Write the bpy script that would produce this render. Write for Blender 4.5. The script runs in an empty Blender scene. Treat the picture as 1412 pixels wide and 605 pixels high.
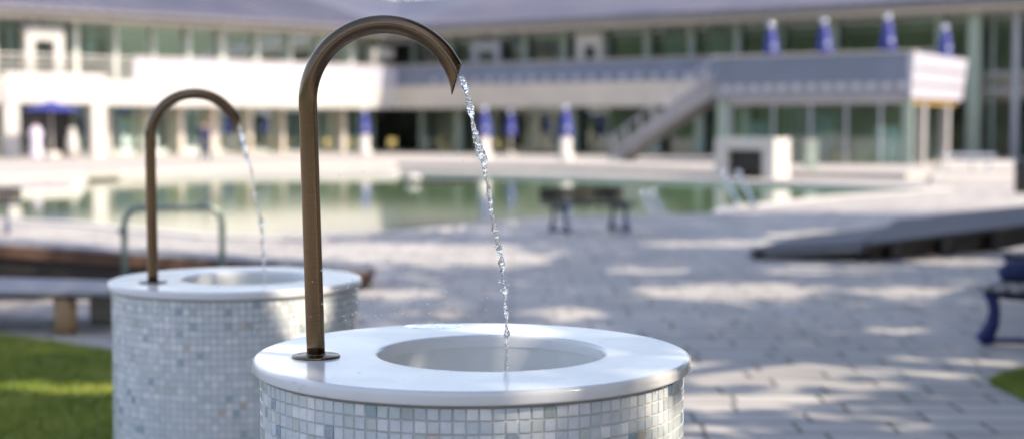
import bpy, bmesh, math, random
from math import sin, cos, tan, pi, radians, sqrt, atan2
from mathutils import Vector, Matrix, noise

# ------------------------------------------------------------------ camera, sky, sun, exposure
scene = bpy.context.scene
COL = scene.collection
F, CX, CY, PITCH, EYE = 1960.0, 706.0, 302.5, radians(3.635), 1.6
cam_d = bpy.data.cameras.new('camera'); cam = bpy.data.objects.new('camera', cam_d); COL.objects.link(cam)
cam.location = (0, 0, EYE); cam.rotation_euler = (pi / 2 - PITCH, 0, 0)
cam_d.sensor_width = 36.0; cam_d.lens = 36.0 * F / 1412.0
cam_d.clip_start = 0.05; cam_d.clip_end = 2000
cam_d.dof.use_dof = True; cam_d.dof.focus_distance = 3.25; cam_d.dof.aperture_fstop = 1.8; cam_d.dof.aperture_blades = 0
scene.camera = cam

SUN_EL = radians(39.0); SUN_H = Vector((0.90, -0.436, 0)).normalized()
SUN_DIR = Vector((SUN_H.x * cos(SUN_EL), SUN_H.y * cos(SUN_EL), sin(SUN_EL)))
world = bpy.data.worlds.new('World'); scene.world = world; world.use_nodes = True
wn = world.node_tree
bg = wn.nodes['Background']; sky = wn.nodes.new('ShaderNodeTexSky')
sky.sky_type = 'NISHITA'; sky.sun_disc = False
sky.sun_elevation = SUN_EL; sky.sun_rotation = atan2(SUN_H.x, SUN_H.y)
sky.altitude = 700; sky.air_density = 1.0; sky.dust_density = 1.2; sky.ozone_density = 1.0
tint = wn.nodes.new('ShaderNodeVectorMath'); tint.operation = 'MULTIPLY'; tint.inputs[1].default_value = (1.22, .98, .86)
wn.links.new(sky.outputs[0], tint.inputs[0]); wn.links.new(tint.outputs[0], bg.inputs[0]); bg.inputs[1].default_value = 0.15
sd = bpy.data.lights.new('sun', 'SUN'); sun = bpy.data.objects.new('sun', sd); COL.objects.link(sun)
sd.energy = 2.6; sd.angle = radians(0.53); sd.color = (1.0, 0.89, 0.74)
sun.rotation_euler = SUN_DIR.to_track_quat('Z', 'Y').to_euler(); sun.location = (20, -10, 30)
vs = scene.view_settings
vs.view_transform = 'Standard'; vs.look = 'None'; vs.gamma = 1; vs.use_curve_mapping = False
vs.exposure = 1.44
scene.cycles.use_denoising = True
scene.cycles.max_bounces = 8; scene.cycles.transparent_max_bounces = 12
scene.cycles.sample_clamp_indirect = 12.0

rnd = random.Random(7)

def ray(px, py):
    u = (px - CX) / F; v = (CY - py) / F
    return Vector((u, cos(PITCH) + v * sin(PITCH), -sin(PITCH) + v * cos(PITCH)))
def G(px, py, z=0.0):                      # a point at height z
    d = ray(px, py); t = (z - EYE) / d.z
    return Vector((d.x * t, d.y * t, z))
def PD(px, py, Y):                         # a point at distance Y
    d = ray(px, py); t = Y / d.y
    return Vector((d.x * t, Y, EYE + d.z * t))
def to_px(p):
    r = Vector(p) - Vector((0, 0, EYE))
    f = r.y * cos(PITCH) - r.z * sin(PITCH); up = r.y * sin(PITCH) + r.z * cos(PITCH)
    if f < 0.1: return (-9999, 9999)
    return (CX + F * r.x / f, CY - F * up / f)

# ------------------------------------------------------------------ materials
MATS = {}
def nd(nt, t, **kw):
    n = nt.nodes.new(t)
    for k, v in kw.items(): setattr(n, k, v)
    return n
def pm(name, col, rough=0.5, metal=0.0, var=0.12, vscale=3.0, bump=0.0, bscale=30.0, stretch=(1, 1, 1), **inp):
    """principled with value variation from noise, optional bump"""
    if name in MATS: return MATS[name]
    m = bpy.data.materials.new(name); m.use_nodes = True; nt = m.node_tree; L = nt.links
    b = nt.nodes['Principled BSDF']
    b.inputs['Roughness'].default_value = rough; b.inputs['Metallic'].default_value = metal
    tc = nd(nt, 'ShaderNodeTexCoord'); mp = nd(nt, 'ShaderNodeMapping'); mp.inputs['Scale'].default_value = stretch
    L.new(tc.outputs['Object'], mp.inputs[0])
    n1 = nd(nt, 'ShaderNodeTexNoise'); n1.inputs['Scale'].default_value = vscale; n1.inputs['Detail'].default_value = 6
    L.new(mp.outputs[0], n1.inputs['Vector'])
    r = nd(nt, 'ShaderNodeMapRange'); r.inputs[1].default_value = 0.3; r.inputs[2].default_value = 0.7
    r.inputs[3].default_value = 1 - var; r.inputs[4].default_value = 1 + var
    L.new(n1.outputs[0], r.inputs[0])
    mx = nd(nt, 'ShaderNodeVectorMath', operation='SCALE'); mx.inputs[0].default_value = col[:3]
    L.new(r.outputs[0], mx.inputs['Scale']); L.new(mx.outputs[0], b.inputs['Base Color'])
    if bump:
        n2 = nd(nt, 'ShaderNodeTexNoise'); n2.inputs['Scale'].default_value = bscale; n2.inputs['Detail'].default_value = 5
        L.new(mp.outputs[0], n2.inputs['Vector'])
        bp = nd(nt, 'ShaderNodeBump'); bp.inputs['Strength'].default_value = bump; bp.inputs['Distance'].default_value = 0.02
        L.new(n2.outputs[0], bp.inputs['Height']); L.new(bp.outputs[0], b.inputs['Normal'])
    for k, v in inp.items(): b.inputs[k].default_value = v
    MATS[name] = m
    return m

def mat_paving():
    m = bpy.data.materials.new('stone_paving'); m.use_nodes = True; nt = m.node_tree; L = nt.links
    b = nt.nodes['Principled BSDF']
    tc = nd(nt, 'ShaderNodeTexCoord')
    warp = nd(nt, 'ShaderNodeTexNoise'); warp.inputs['Scale'].default_value = 2.2; warp.inputs['Detail'].default_value = 3
    L.new(tc.outputs['Object'], warp.inputs['Vector'])
    w1 = nd(nt, 'ShaderNodeVectorMath', operation='SUBTRACT'); w1.inputs[1].default_value = (.5, .5, .5); L.new(warp.outputs['Color'], w1.inputs[0])
    w2 = nd(nt, 'ShaderNodeVectorMath', operation='SCALE'); w2.inputs['Scale'].default_value = .035; L.new(w1.outputs[0], w2.inputs[0])
    w3 = nd(nt, 'ShaderNodeVectorMath', operation='ADD'); L.new(tc.outputs['Object'], w3.inputs[0]); L.new(w2.outputs[0], w3.inputs[1])
    br = nd(nt, 'ShaderNodeTexBrick'); br.inputs['Scale'].default_value = 1.0
    br.inputs['Brick Width'].default_value = .64; br.inputs['Row Height'].default_value = .275
    br.inputs['Mortar Size'].default_value = .014; br.inputs['Mortar Smooth'].default_value = .35
    br.offset = .42; br.offset_frequency = 2; br.squash = .8; br.squash_frequency = 3
    br.inputs['Color1'].default_value = (.42, .385, .35, 1); br.inputs['Color2'].default_value = (.51, .475, .43, 1)
    br.inputs['Mortar'].default_value = (.12, .107, .08, 1)
    L.new(w3.outputs[0], br.inputs['Vector'])
    n = nd(nt, 'ShaderNodeTexNoise'); n.inputs['Scale'].default_value = .7; n.inputs['Detail'].default_value = 8
    L.new(tc.outputs['Object'], n.inputs['Vector'])
    r = nd(nt, 'ShaderNodeMapRange'); r.inputs[1].default_value = .3; r.inputs[2].default_value = .7; r.inputs[3].default_value = .82; r.inputs[4].default_value = 1.15
    L.new(n.outputs[0], r.inputs[0])
    mx = nd(nt, 'ShaderNodeVectorMath', operation='SCALE'); L.new(br.outputs['Color'], mx.inputs[0]); L.new(r.outputs[0], mx.inputs['Scale'])
    L.new(mx.outputs[0], b.inputs['Base Color']); b.inputs['Roughness'].default_value = .62
    bp = nd(nt, 'ShaderNodeBump'); bp.inputs['Strength'].default_value = .8; bp.inputs['Distance'].default_value = .015; bp.invert = True
    L.new(br.outputs['Fac'], bp.inputs['Height'])
    n2 = nd(nt, 'ShaderNodeTexNoise'); n2.inputs['Scale'].default_value = 22; n2.inputs['Detail'].default_value = 6; L.new(tc.outputs['Object'], n2.inputs['Vector'])
    bp2 = nd(nt, 'ShaderNodeBump'); bp2.inputs['Strength'].default_value = .35; bp2.inputs['Distance'].default_value = .01
    L.new(n2.outputs[0], bp2.inputs['Height']); L.new(bp.outputs[0], bp2.inputs['Normal']); L.new(bp2.outputs[0], b.inputs['Normal'])
    return m

def mat_water_pool():
    m = bpy.data.materials.new('pool_water'); m.use_nodes = True; nt = m.node_tree; L = nt.links
    b = nt.nodes['Principled BSDF']
    tc = nd(nt, 'ShaderNodeTexCoord'); mp = nd(nt, 'ShaderNodeMapping'); mp.inputs['Scale'].default_value = (1.0, 1.6, 1)
    L.new(tc.outputs['Object'], mp.inputs[0])
    n = nd(nt, 'ShaderNodeTexNoise'); n.inputs['Scale'].default_value = 1.3; n.inputs['Detail'].default_value = 4; L.new(mp.outputs[0], n.inputs['Vector'])
    bp = nd(nt, 'ShaderNodeBump'); bp.inputs['Strength'].default_value = .06; bp.inputs['Distance'].default_value = .05
    L.new(n.outputs[0], bp.inputs['Height']); L.new(bp.outputs[0], b.inputs['Normal'])
    b.inputs['Base Color'].default_value = (.115, .20, .095, 1); b.inputs['Roughness'].default_value = .06; b.inputs['IOR'].default_value = 1.33
    return m

def mat_tiles():
    m = bpy.data.materials.new('mosaic_tile'); m.use_nodes = True; nt = m.node_tree; L = nt.links
    b = nt.nodes['Principled BSDF']
    uv = nd(nt, 'ShaderNodeUVMap'); uv.uv_map = 'UVMap'
    wn_ = nd(nt, 'ShaderNodeTexWhiteNoise'); wn_.noise_dimensions = '2D'; L.new(uv.outputs[0], wn_.inputs['Vector'])
    cr = nd(nt, 'ShaderNodeValToRGB'); cr.color_ramp.interpolation = 'CONSTANT'
    els = [(0, (.71, .73, .74)), (.22, (.62, .67, .665)), (.38, (.74, .755, .76)), (.50, (.66, .695, .705)), (.60, (.88, .875, .85)),
           (.76, (.62, .67, .66)), (.88, (.58, .61, .56)), (.935, (.40, .45, .42)), (.955, (.27, .40, .42)), (.978, (.20, .29, .37)), (.99, (.62, .52, .40))]
    e = cr.color_ramp.elements
    e[0].position = 0; e[0].color = (*els[0][1], 1); e[1].position = els[1][0]; e[1].color = (*els[1][1], 1)
    for p, c in els[2:]:
        q = e.new(p); q.color = (*c, 1)
    L.new(wn_.outputs['Value'], cr.inputs[0])
    tc = nd(nt, 'ShaderNodeTexCoord')
    n = nd(nt, 'ShaderNodeTexNoise'); n.inputs['Scale'].default_value = 60; n.inputs['Detail'].default_value = 4; L.new(tc.outputs['Object'], n.inputs['Vector'])
    r = nd(nt, 'ShaderNodeMapRange'); r.inputs[1].default_value = .3; r.inputs[2].default_value = .7; r.inputs[3].default_value = .93; r.inputs[4].default_value = 1.05; L.new(n.outputs[0], r.inputs[0])
    mx = nd(nt, 'ShaderNodeVectorMath', operation='SCALE'); L.new(cr.outputs[0], mx.inputs[0]); L.new(r.outputs[0], mx.inputs['Scale'])
    L.new(mx.outputs[0], b.inputs['Base Color']); b.inputs['Roughness'].default_value = .18
    b.inputs['Coat Weight'].default_value = .3; b.inputs['Coat Roughness'].default_value = .05
    bp = nd(nt, 'ShaderNodeBump'); bp.inputs['Strength'].default_value = .12; bp.inputs['Distance'].default_value = .002
    L.new(n.outputs[0], bp.inputs['Height']); L.new(bp.outputs[0], b.inputs['Normal'])
    return m

def mat_bronze():
    m = bpy.data.materials.new('brushed_bronze'); m.use_nodes = True; nt = m.node_tree; L = nt.links
    b = nt.nodes['Principled BSDF']; b.inputs['Metallic'].default_value = 1
    tc = nd(nt, 'ShaderNodeTexCoord'); mp = nd(nt, 'ShaderNodeMapping'); mp.inputs['Scale'].default_value = (30, 30, 420)
    L.new(tc.outputs['Object'], mp.inputs[0])
    n = nd(nt, 'ShaderNodeTexNoise'); n.inputs['Scale'].default_value = 1; n.inputs['Detail'].default_value = 4; L.new(mp.outputs[0], n.inputs['Vector'])
    cr = nd(nt, 'ShaderNodeValToRGB'); cr.color_ramp.elements[0].position = .3; cr.color_ramp.elements[1].position = .7
    cr.color_ramp.elements[0].color = (.15, .106, .068, 1); cr.color_ramp.elements[1].color = (.195, .138, .088, 1)
    L.new(n.outputs[0], cr.inputs[0]); L.new(cr.outputs[0], b.inputs['Base Color'])
    r = nd(nt, 'ShaderNodeMapRange'); r.inputs[3].default_value = .20; r.inputs[4].default_value = .28; L.new(n.outputs[0], r.inputs[0]); L.new(r.outputs[0], b.inputs['Roughness'])
    bp = nd(nt, 'ShaderNodeBump'); bp.inputs['Strength'].default_value = .05; bp.inputs['Distance'].default_value = .0006
    L.new(n.outputs[0], bp.inputs['Height']); L.new(bp.outputs[0], b.inputs['Normal'])
    return m

def mat_quartz():
    m = bpy.data.materials.new('white_quartz'); m.use_nodes = True; nt = m.node_tree; L = nt.links
    b = nt.nodes['Principled BSDF']
    tc = nd(nt, 'ShaderNodeTexCoord')
    n = nd(nt, 'ShaderNodeTexNoise'); n.inputs['Scale'].default_value = 9; n.inputs['Detail'].default_value = 8; L.new(tc.outputs['Object'], n.inputs['Vector'])
    cr = nd(nt, 'ShaderNodeValToRGB'); cr.color_ramp.elements[0].position = .35; cr.color_ramp.elements[1].position = .65
    cr.color_ramp.elements[0].color = (.80, .79, .765, 1); cr.color_ramp.elements[1].color = (.83, .82, .795, 1)
    L.new(n.outputs[0], cr.inputs[0]); L.new(cr.outputs[0], b.inputs['Base Color'])
    n2 = nd(nt, 'ShaderNodeTexNoise'); n2.inputs['Scale'].default_value = 5; n2.inputs['Detail'].default_value = 3; L.new(tc.outputs['Object'], n2.inputs['Vector'])
    r = nd(nt, 'ShaderNodeMapRange'); r.inputs[1].default_value = .4; r.inputs[2].default_value = .6; r.inputs[3].default_value = .14; r.inputs[4].default_value = .20
    L.new(n2.outputs[0], r.inputs[0]); L.new(r.outputs[0], b.inputs['Roughness'])
    bp = nd(nt, 'ShaderNodeBump'); bp.inputs['Strength'].default_value = .05; bp.inputs['Distance'].default_value = .004
    L.new(n2.outputs[0], bp.inputs['Height']); L.new(bp.outputs[0], b.inputs['Normal'])
    return m

def mat_glass_water():
    m = bpy.data.materials.new('clear_water'); m.use_nodes = True; nt = m.node_tree; L = nt.links
    b = nt.nodes['Principled BSDF']
    b.inputs['Base Color'].default_value = (1, 1, 1, 1); b.inputs['Roughness'].default_value = 0; b.inputs['IOR'].default_value = 1.33
    b.inputs['Transmission Weight'].default_value = 1
    return m

def mat_window():
    m = bpy.data.materials.new('window_glass'); m.use_nodes = True; nt = m.node_tree; L = nt.links
    nt.nodes.remove(nt.nodes['Principled BSDF']); out = nt.nodes['Material Output']
    tr = nd(nt, 'ShaderNodeBsdfTransparent'); tr.inputs[0].default_value = (.74, .85, .82, 1)
    gl = nd(nt, 'ShaderNodeBsdfGlossy'); gl.inputs['Roughness'].default_value = .015; gl.inputs[0].default_value = (.85, .95, .9, 1)
    lw = nd(nt, 'ShaderNodeFresnel'); lw.inputs[0].default_value = 2.3
    tc = nd(nt, 'ShaderNodeTexCoord'); n = nd(nt, 'ShaderNodeTexNoise'); n.inputs['Scale'].default_value = .35; L.new(tc.outputs['Object'], n.inputs['Vector'])
    bp = nd(nt, 'ShaderNodeBump'); bp.inputs['Strength'].default_value = .06; bp.inputs['Distance'].default_value = .1; L.new(n.outputs[0], bp.inputs['Height']); L.new(bp.outputs[0], gl.inputs['Normal'])
    mx = nd(nt, 'ShaderNodeMixShader'); L.new(lw.outputs[0], mx.inputs[0]); L.new(tr.outputs[0], mx.inputs[1]); L.new(gl.outputs[0], mx.inputs[2])
    L.new(mx.outputs[0], out.inputs[0])
    return m

def mat_leaf(name, c1, c2):
    m = bpy.data.materials.new(name); m.use_nodes = True; nt = m.node_tree; L = nt.links
    b = nt.nodes['Principled BSDF']
    tc = nd(nt, 'ShaderNodeTexCoord'); n = nd(nt, 'ShaderNodeTexNoise'); n.inputs['Scale'].default_value = 1.5; L.new(tc.outputs['Object'], n.inputs['Vector'])
    cr = nd(nt, 'ShaderNodeValToRGB'); cr.color_ramp.elements[0].position = .35; cr.color_ramp.elements[1].position = .65
    cr.color_ramp.elements[0].color = (*c1, 1); cr.color_ramp.elements[1].color = (*c2, 1)
    L.new(n.outputs[0], cr.inputs[0]); L.new(cr.outputs[0], b.inputs['Base Color']); b.inputs['Roughness'].default_value = .5
    return m

def mat_wood(name, c1, c2, plank=0.0, axis='X'):
    m = bpy.data.materials.new(name); m.use_nodes = True; nt = m.node_tree; L = nt.links
    b = nt.nodes['Principled BSDF']; b.inputs['Roughness'].default_value = .55
    tc = nd(nt, 'ShaderNodeTexCoord'); mp = nd(nt, 'ShaderNodeMapping'); mp.inputs['Scale'].default_value = (1.2, 14, 14) if axis == 'X' else (14, 1.2, 14) if axis == 'Y' else (14, 14, 1.2)
    L.new(tc.outputs['Object'], mp.inputs[0])
    n = nd(nt, 'ShaderNodeTexNoise'); n.inputs['Scale'].default_value = 2; n.inputs['Detail'].default_value = 7; L.new(mp.outputs[0], n.inputs['Vector'])
    cr = nd(nt, 'ShaderNodeValToRGB'); cr.color_ramp.elements[0].position = .3; cr.color_ramp.elements[1].position = .7
    cr.color_ramp.elements[0].color = (*c1, 1); cr.color_ramp.elements[1].color = (*c2, 1)
    L.new(n.outputs[0], cr.inputs[0]); L.new(cr.outputs[0], b.inputs['Base Color'])
    bp = nd(nt, 'ShaderNodeBump'); bp.inputs['Strength'].default_value = .3; bp.inputs['Distance'].default_value = .004
    L.new(n.outputs[0], bp.inputs['Height']); L.new(bp.outputs[0], b.inputs['Normal'])
    return m

def mat_roof():
    m = bpy.data.materials.new('roof_metal'); m.use_nodes = True; nt = m.node_tree; L = nt.links
    b = nt.nodes['Principled BSDF']; b.inputs['Roughness'].default_value = .45; b.inputs['Metallic'].default_value = 0.0
    tc = nd(nt, 'ShaderNodeTexCoord'); n = nd(nt, 'ShaderNodeTexNoise'); n.inputs['Scale'].default_value = .25; n.inputs['Detail'].default_value = 6; L.new(tc.outputs['Object'], n.inputs['Vector'])
    cr = nd(nt, 'ShaderNodeValToRGB'); cr.color_ramp.elements[0].position = .35; cr.color_ramp.elements[1].position = .65
    cr.color_ramp.elements[0].color = (.085, .082, .115, 1); cr.color_ramp.elements[1].color = (.14, .132, .16, 1)
    L.new(n.outputs[0], cr.inputs[0]); L.new(cr.outputs[0], b.inputs['Base Color'])
    return m

M_PAVE = mat_paving(); M_POOL = mat_water_pool(); M_TILE = mat_tiles(); M_BRONZE = mat_bronze(); M_QUARTZ = mat_quartz()
M_WATER = mat_glass_water(); M_WIN = mat_window(); M_ROOF = mat_roof()
M_GROUT = pm('grey_grout', (.62, .605, .575), .85, bump=.2, bscale=200)
M_BOWL = pm('glazed_basin', (.74, .74, .70), .22, var=.05, vscale=14)
M_WHITE = pm('white_render', (.53, .515, .485), .7, var=.05, vscale=.6)
M_CREAM = pm('cream_render', (.56, .51, .44), .7, var=.08, vscale=.6)
M_SOFFIT = pm('pale_soffit', (.46, .43, .38), .7, var=.08, vscale=.5)
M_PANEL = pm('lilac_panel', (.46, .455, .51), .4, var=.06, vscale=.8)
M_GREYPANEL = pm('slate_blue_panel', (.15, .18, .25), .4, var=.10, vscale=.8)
M_GREENPOST = pm('pale_green_post', (.29, .355, .30), .5, var=.08)
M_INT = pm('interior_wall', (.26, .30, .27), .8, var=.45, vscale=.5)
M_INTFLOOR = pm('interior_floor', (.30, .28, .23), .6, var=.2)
M_TEALREFL = pm('teal_reflection', (.36, .44, .43), .8, var=.15)
M_TERR = pm('terrace_concrete', (.46, .425, .38), .7, var=.08, vscale=1.5, bump=.1)
M_COPE = pm('white_coping', (.56, .53, .49), .6, var=.06)
M_STEEL = pm('stainless_steel', (.70, .70, .70), .16, 1.0, var=.04)
M_CHROME = pm('polished_steel', (.85, .85, .85), .06, 1.0, var=.02)
M_RAILG = pm('green_grey_rail', (.20, .25, .22), .35, .5, var=.08)
M_DECKTOP = mat_wood('weathered_decking', (.21, .20, .21), (.33, .32, .33))
M_DECKSIDE = mat_wood('brown_timber', (.075, .038, .024), (.13, .07, .042))
M_LOG = mat_wood('log_timber', (.30, .19, .09), (.42, .28, .14), axis='Z')
M_DARKWOOD = mat_wood('dark_timber', (.02, .016, .014), (.045, .036, .030))
M_DECKDARK = mat_wood('stained_decking', (.05, .048, .06), (.09, .085, .105))
M_SLAT = mat_wood('slat_timber', (.20, .19, .19), (.34, .32, .32), axis='Y')
M_DARKSLAT = mat_wood('dark_slat_timber', (.016, .014, .013), (.035, .03, .026))
M_BLUEIRON = pm('blue_painted_iron', (.008, .018, .11), .35, .1, var=.15)
M_BLUECLOTH = pm('blue_parasol_cloth', (.03, .042, .27), .5, var=.15, vscale=4)
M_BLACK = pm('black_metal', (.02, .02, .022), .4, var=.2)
M_GRASS = pm('grass_soil', (.10, .17, .025), .9, var=.3, vscale=6, bump=.6, bscale=60)
M_BLADE = mat_leaf('grass_blade', (.21, .28, .035), (.34, .38, .06))
M_LEAF = mat_leaf('linden_leaf', (.035, .085, .015), (.07, .13, .03))
M_HILL = pm('wooded_hill', (.055, .085, .04), .95, var=.45, vscale=.05, bump=1.0, bscale=.2)
M_BARK = pm('tree_bark', (.11, .085, .065), .9, var=.25, vscale=4, bump=.7, bscale=14, stretch=(3, 3, .6))
M_SKIN = pm('skin', (.50, .32, .24), .5, var=.04)
M_NAVY = pm('navy_cloth', (.02, .035, .11), .8, var=.2)
M_JEANS = pm('grey_blue_cloth', (.06, .08, .14), .85, var=.2)
M_PALECLOTH = pm('pale_lilac_cloth', (.62, .58, .70), .8, var=.08)
M_HAIR = pm('brown_hair', (.05, .03, .02), .6, var=.2)
M_YELLOW = pm('yellow_plastic', (.42, .34, .10), .5, var=.1)
M_TABLE = pm('white_tabletop', (.7, .7, .68), .4, var=.05)
M_ORANGE = pm('orange_lamp_glow', (.40, .26, .07), .6, var=.1)

# ------------------------------------------------------------------ mesh building
class MB:
    def __init__(s): s.v = []; s.f = []; s.m = []; s.sm = []
    def add(s, vs_, fs_, mi=0, smooth=False):
        o = len(s.v); s.v += [tuple(v) for v in vs_]
        for f in fs_: s.f.append([i + o for i in f]); s.m.append(mi); s.sm.append(smooth)
        return s
    def box(s, lo, hi, mat=None, mi=0):
        x0, y0, z0 = lo; x1, y1, z1 = hi
        c = [(x0, y0, z0), (x1, y0, z0), (x1, y1, z0), (x0, y1, z0), (x0, y0, z1), (x1, y0, z1), (x1, y1, z1), (x0, y1, z1)]
        if mat is not None: c = [mat @ Vector(p) for p in c]
        return s.add(c, [(0, 3, 2, 1), (4, 5, 6, 7), (0, 1, 5, 4), (1, 2, 6, 5), (2, 3, 7, 6), (3, 0, 4, 7)], mi)
    def prism(s, poly, z0, z1, mi=0):
        n = len(poly); b = [(p[0], p[1], z0) for p in poly] + [(p[0], p[1], z1) for p in poly]
        return s.add(b, [list(range(n))[::-1], list(range(n, 2 * n))] + [(i, (i + 1) % n, n + (i + 1) % n, n + i) for i in range(n)], mi)
    def hexa(s, c, mi=0):
        return s.add(c, [(0, 3, 2, 1), (4, 5, 6, 7), (0, 1, 5, 4), (1, 2, 6, 5), (2, 3, 7, 6), (3, 0, 4, 7)], mi)
    def tube(s, pts, rad, n=10, cap=True, mi=0, flat=(1, 1)):
        pts = [Vector(p) for p in pts]; N = len(pts)
        if not hasattr(rad, '__len__'): rad = [rad] * N
        T = [(pts[min(i + 1, N - 1)] - pts[max(i - 1, 0)]).normalized() for i in range(N)]
        up = Vector((0, 0, 1)) if abs(T[0].z) < .9 else Vector((0, 1, 0))
        a = T[0].cross(up).normalized(); vs_ = []
        for i in range(N):
            a = (a - T[i] * a.dot(T[i])).normalized(); b = T[i].cross(a)
            for k in range(n):
                w = 2 * pi * k / n
                vs_.append(pts[i] + (a * cos(w) * flat[0] + b * sin(w) * flat[1]) * rad[i])
        fs_ = [(i * n + k, i * n + (k + 1) % n, (i + 1) * n + (k + 1) % n, (i + 1) * n + k) for i in range(N - 1) for k in range(n)]
        s.add(vs_, fs_, mi, True)
        if cap:
            s.add(vs_[:n], [list(range(n))[::-1]], mi); s.add(vs_[-n:], [list(range(n))], mi)
        return s
    def lathe(s, prof, n=32, c=(0, 0, 0), mi=0, smooth=True):
        vs_ = []; N = len(prof)
        for r, z in prof:
            for k in range(n):
                w = 2 * pi * k / n; vs_.append((c[0] + r * cos(w), c[1] + r * sin(w), c[2] + z))
        fs_ = [(i * n + k, i * n + (k + 1) % n, (i + 1) * n + (k + 1) % n, (i + 1) * n + k) for i in range(N - 1) for k in range(n)]
        return s.add(vs_, fs_, mi, smooth)
    def ball(s, c, r, n=12, m=8, mi=0, sc=(1, 1, 1)):
        vs_ = []
        for i in range(m + 1):
            p = pi * i / m
            for k in range(n):
                w = 2 * pi * k / n
                vs_.append((c[0] + r * sc[0] * sin(p) * cos(w), c[1] + r * sc[1] * sin(p) * sin(w), c[2] - r * sc[2] * cos(p)))
        fs_ = [(i * n + k, i * n + (k + 1) % n, (i + 1) * n + (k + 1) % n, (i + 1) * n + k) for i in range(m) for k in range(n)]
        return s.add(vs_, fs_, mi, True)
    def obj(s, name, mats, parent=None, loc=None):
        me = bpy.data.meshes.new(name); me.from_pydata(s.v, [], s.f)
        if not isinstance(mats, (list, tuple)): mats = [mats]
        for m in mats: me.materials.append(m)
        me.polygons.foreach_set('material_index', s.m); me.polygons.foreach_set('use_smooth', s.sm)
        me.update(); o = bpy.data.objects.new(name, me); COL.objects.link(o)
        if parent is not None: o.parent = parent
        if loc is not None: o.location = loc
        return o
def bevel(o, w=.01, seg=2):
    b = o.modifiers.new('bevel', 'BEVEL'); b.width = w; b.segments = seg; b.limit_method = 'ANGLE'; return o
def tag(o, label, cat, group=None):
    o['label'] = label; o['category'] = cat
    if group: o['group'] = group
    return o
def kind(o, k): o['kind'] = k; return o
def thing(name, label, cat, loc=(0, 0, 0), rz=0, group=None):
    o = bpy.data.objects.new(name, None); COL.objects.link(o); o.empty_display_size = .2
    o.location = loc; o.rotation_euler = (0, 0, rz); return tag(o, label, cat, group)
def dup(root, loc, rz, label):
    def cp(o, par):
        c = o.copy(); COL.objects.link(c)
        if par is not None: c.parent = par
        for ch in kids.get(o.name, []): cp(ch, c)
        return c
    kids = {}
    for o in bpy.data.objects:
        if o.parent: kids.setdefault(o.parent.name, []).append(o)
    r = cp(root, None); r.location = loc; r.rotation_euler = (0, 0, rz); r['label'] = label
    return r

# ------------------------------------------------------------------ the ground with its pool
pool_px = [(-260, 290), (100, 307), (300, 326), (420, 329), (540, 321), (600, 315), (760, 301), (980, 296), (992, 288), (1130, 272.5), (1290, 261),
           (985, 249), (552, 237), (545, 242), (300, 243), (122, 244), (112, 262), (-60, 267), (-260, 272)]
pool = [G(x, y) for x, y in pool_px]
def ring(poly, d):            # offset polygon outwards by d
    n = len(poly); area = sum(poly[i].x * poly[(i + 1) % n].y - poly[(i + 1) % n].x * poly[i].y for i in range(n))
    sg = 1 if area > 0 else -1; out = []
    for i in range(n):
        a = (poly[i] - poly[i - 1]).normalized(); b = (poly[(i + 1) % n] - poly[i]).normalized()
        na = Vector((a.y, -a.x, 0)) * sg; nb = Vector((b.y, -b.x, 0)) * sg
        m = (na + nb); m = m.normalized() if m.length > .1 else na
        out.append(poly[i] + m * min(d / max(m.dot(na), .4), d * 2))
    return out
bm = bmesh.new()
outer = [bm.verts.new(p) for p in [(-400, -400, 0), (400, -400, 0), (400, 400, 0), (-400, 400, 0)]]
inner = [bm.verts.new(p) for p in ring(pool, .35)]
for L_ in (outer, inner):
    for i in range(len(L_)): bm.edges.new((L_[i], L_[(i + 1) % len(L_)]))
bmesh.ops.triangle_fill(bm, use_beauty=True, use_dissolve=False, edges=bm.edges[:])
bmesh.ops.recalc_face_normals(bm, faces=bm.faces[:])
if sum(f.normal.z for f in bm.faces) < 0: bmesh.ops.reverse_faces(bm, faces=bm.faces[:])
me = bpy.data.meshes.new('plaza_ground'); bm.to_mesh(me); bm.free(); me.materials.append(M_PAVE)
o = bpy.data.objects.new('plaza_ground', me); COL.objects.link(o); kind(o, 'structure')
mb = MB(); n = len(pool); out = ring(pool, .36)
for i in range(n):
    j = (i + 1) % n
    mb.add([(pool[i].x, pool[i].y, .03), (pool[j].x, pool[j].y, .03), (out[j].x, out[j].y, .03), (out[i].x, out[i].y, .03),
            (pool[i].x, pool[i].y, -.4), (pool[j].x, pool[j].y, -.4), (out[j].x, out[j].y, -.1), (out[i].x, out[i].y, -.1)],
           [(0, 1, 2, 3), (0, 4, 5, 1), (3, 2, 6, 7)])
kind(mb.obj('pool_coping', M_COPE), 'structure')
mb = MB(); mb.add([(p.x, p.y, -.09) for p in pool], [list(range(n))])
o = mb.obj('pool_water', M_POOL); kind(o, 'structure')
bm = bmesh.new(); bm.from_mesh(o.data)
bmesh.ops.triangulate(bm, faces=bm.faces[:]); bmesh.ops.recalc_face_normals(bm, faces=bm.faces[:])
if sum(f.normal.z for f in bm.faces) < 0: bmesh.ops.reverse_faces(bm, faces=bm.faces[:])
bm.to_mesh(o.data); bm.free()

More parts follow.
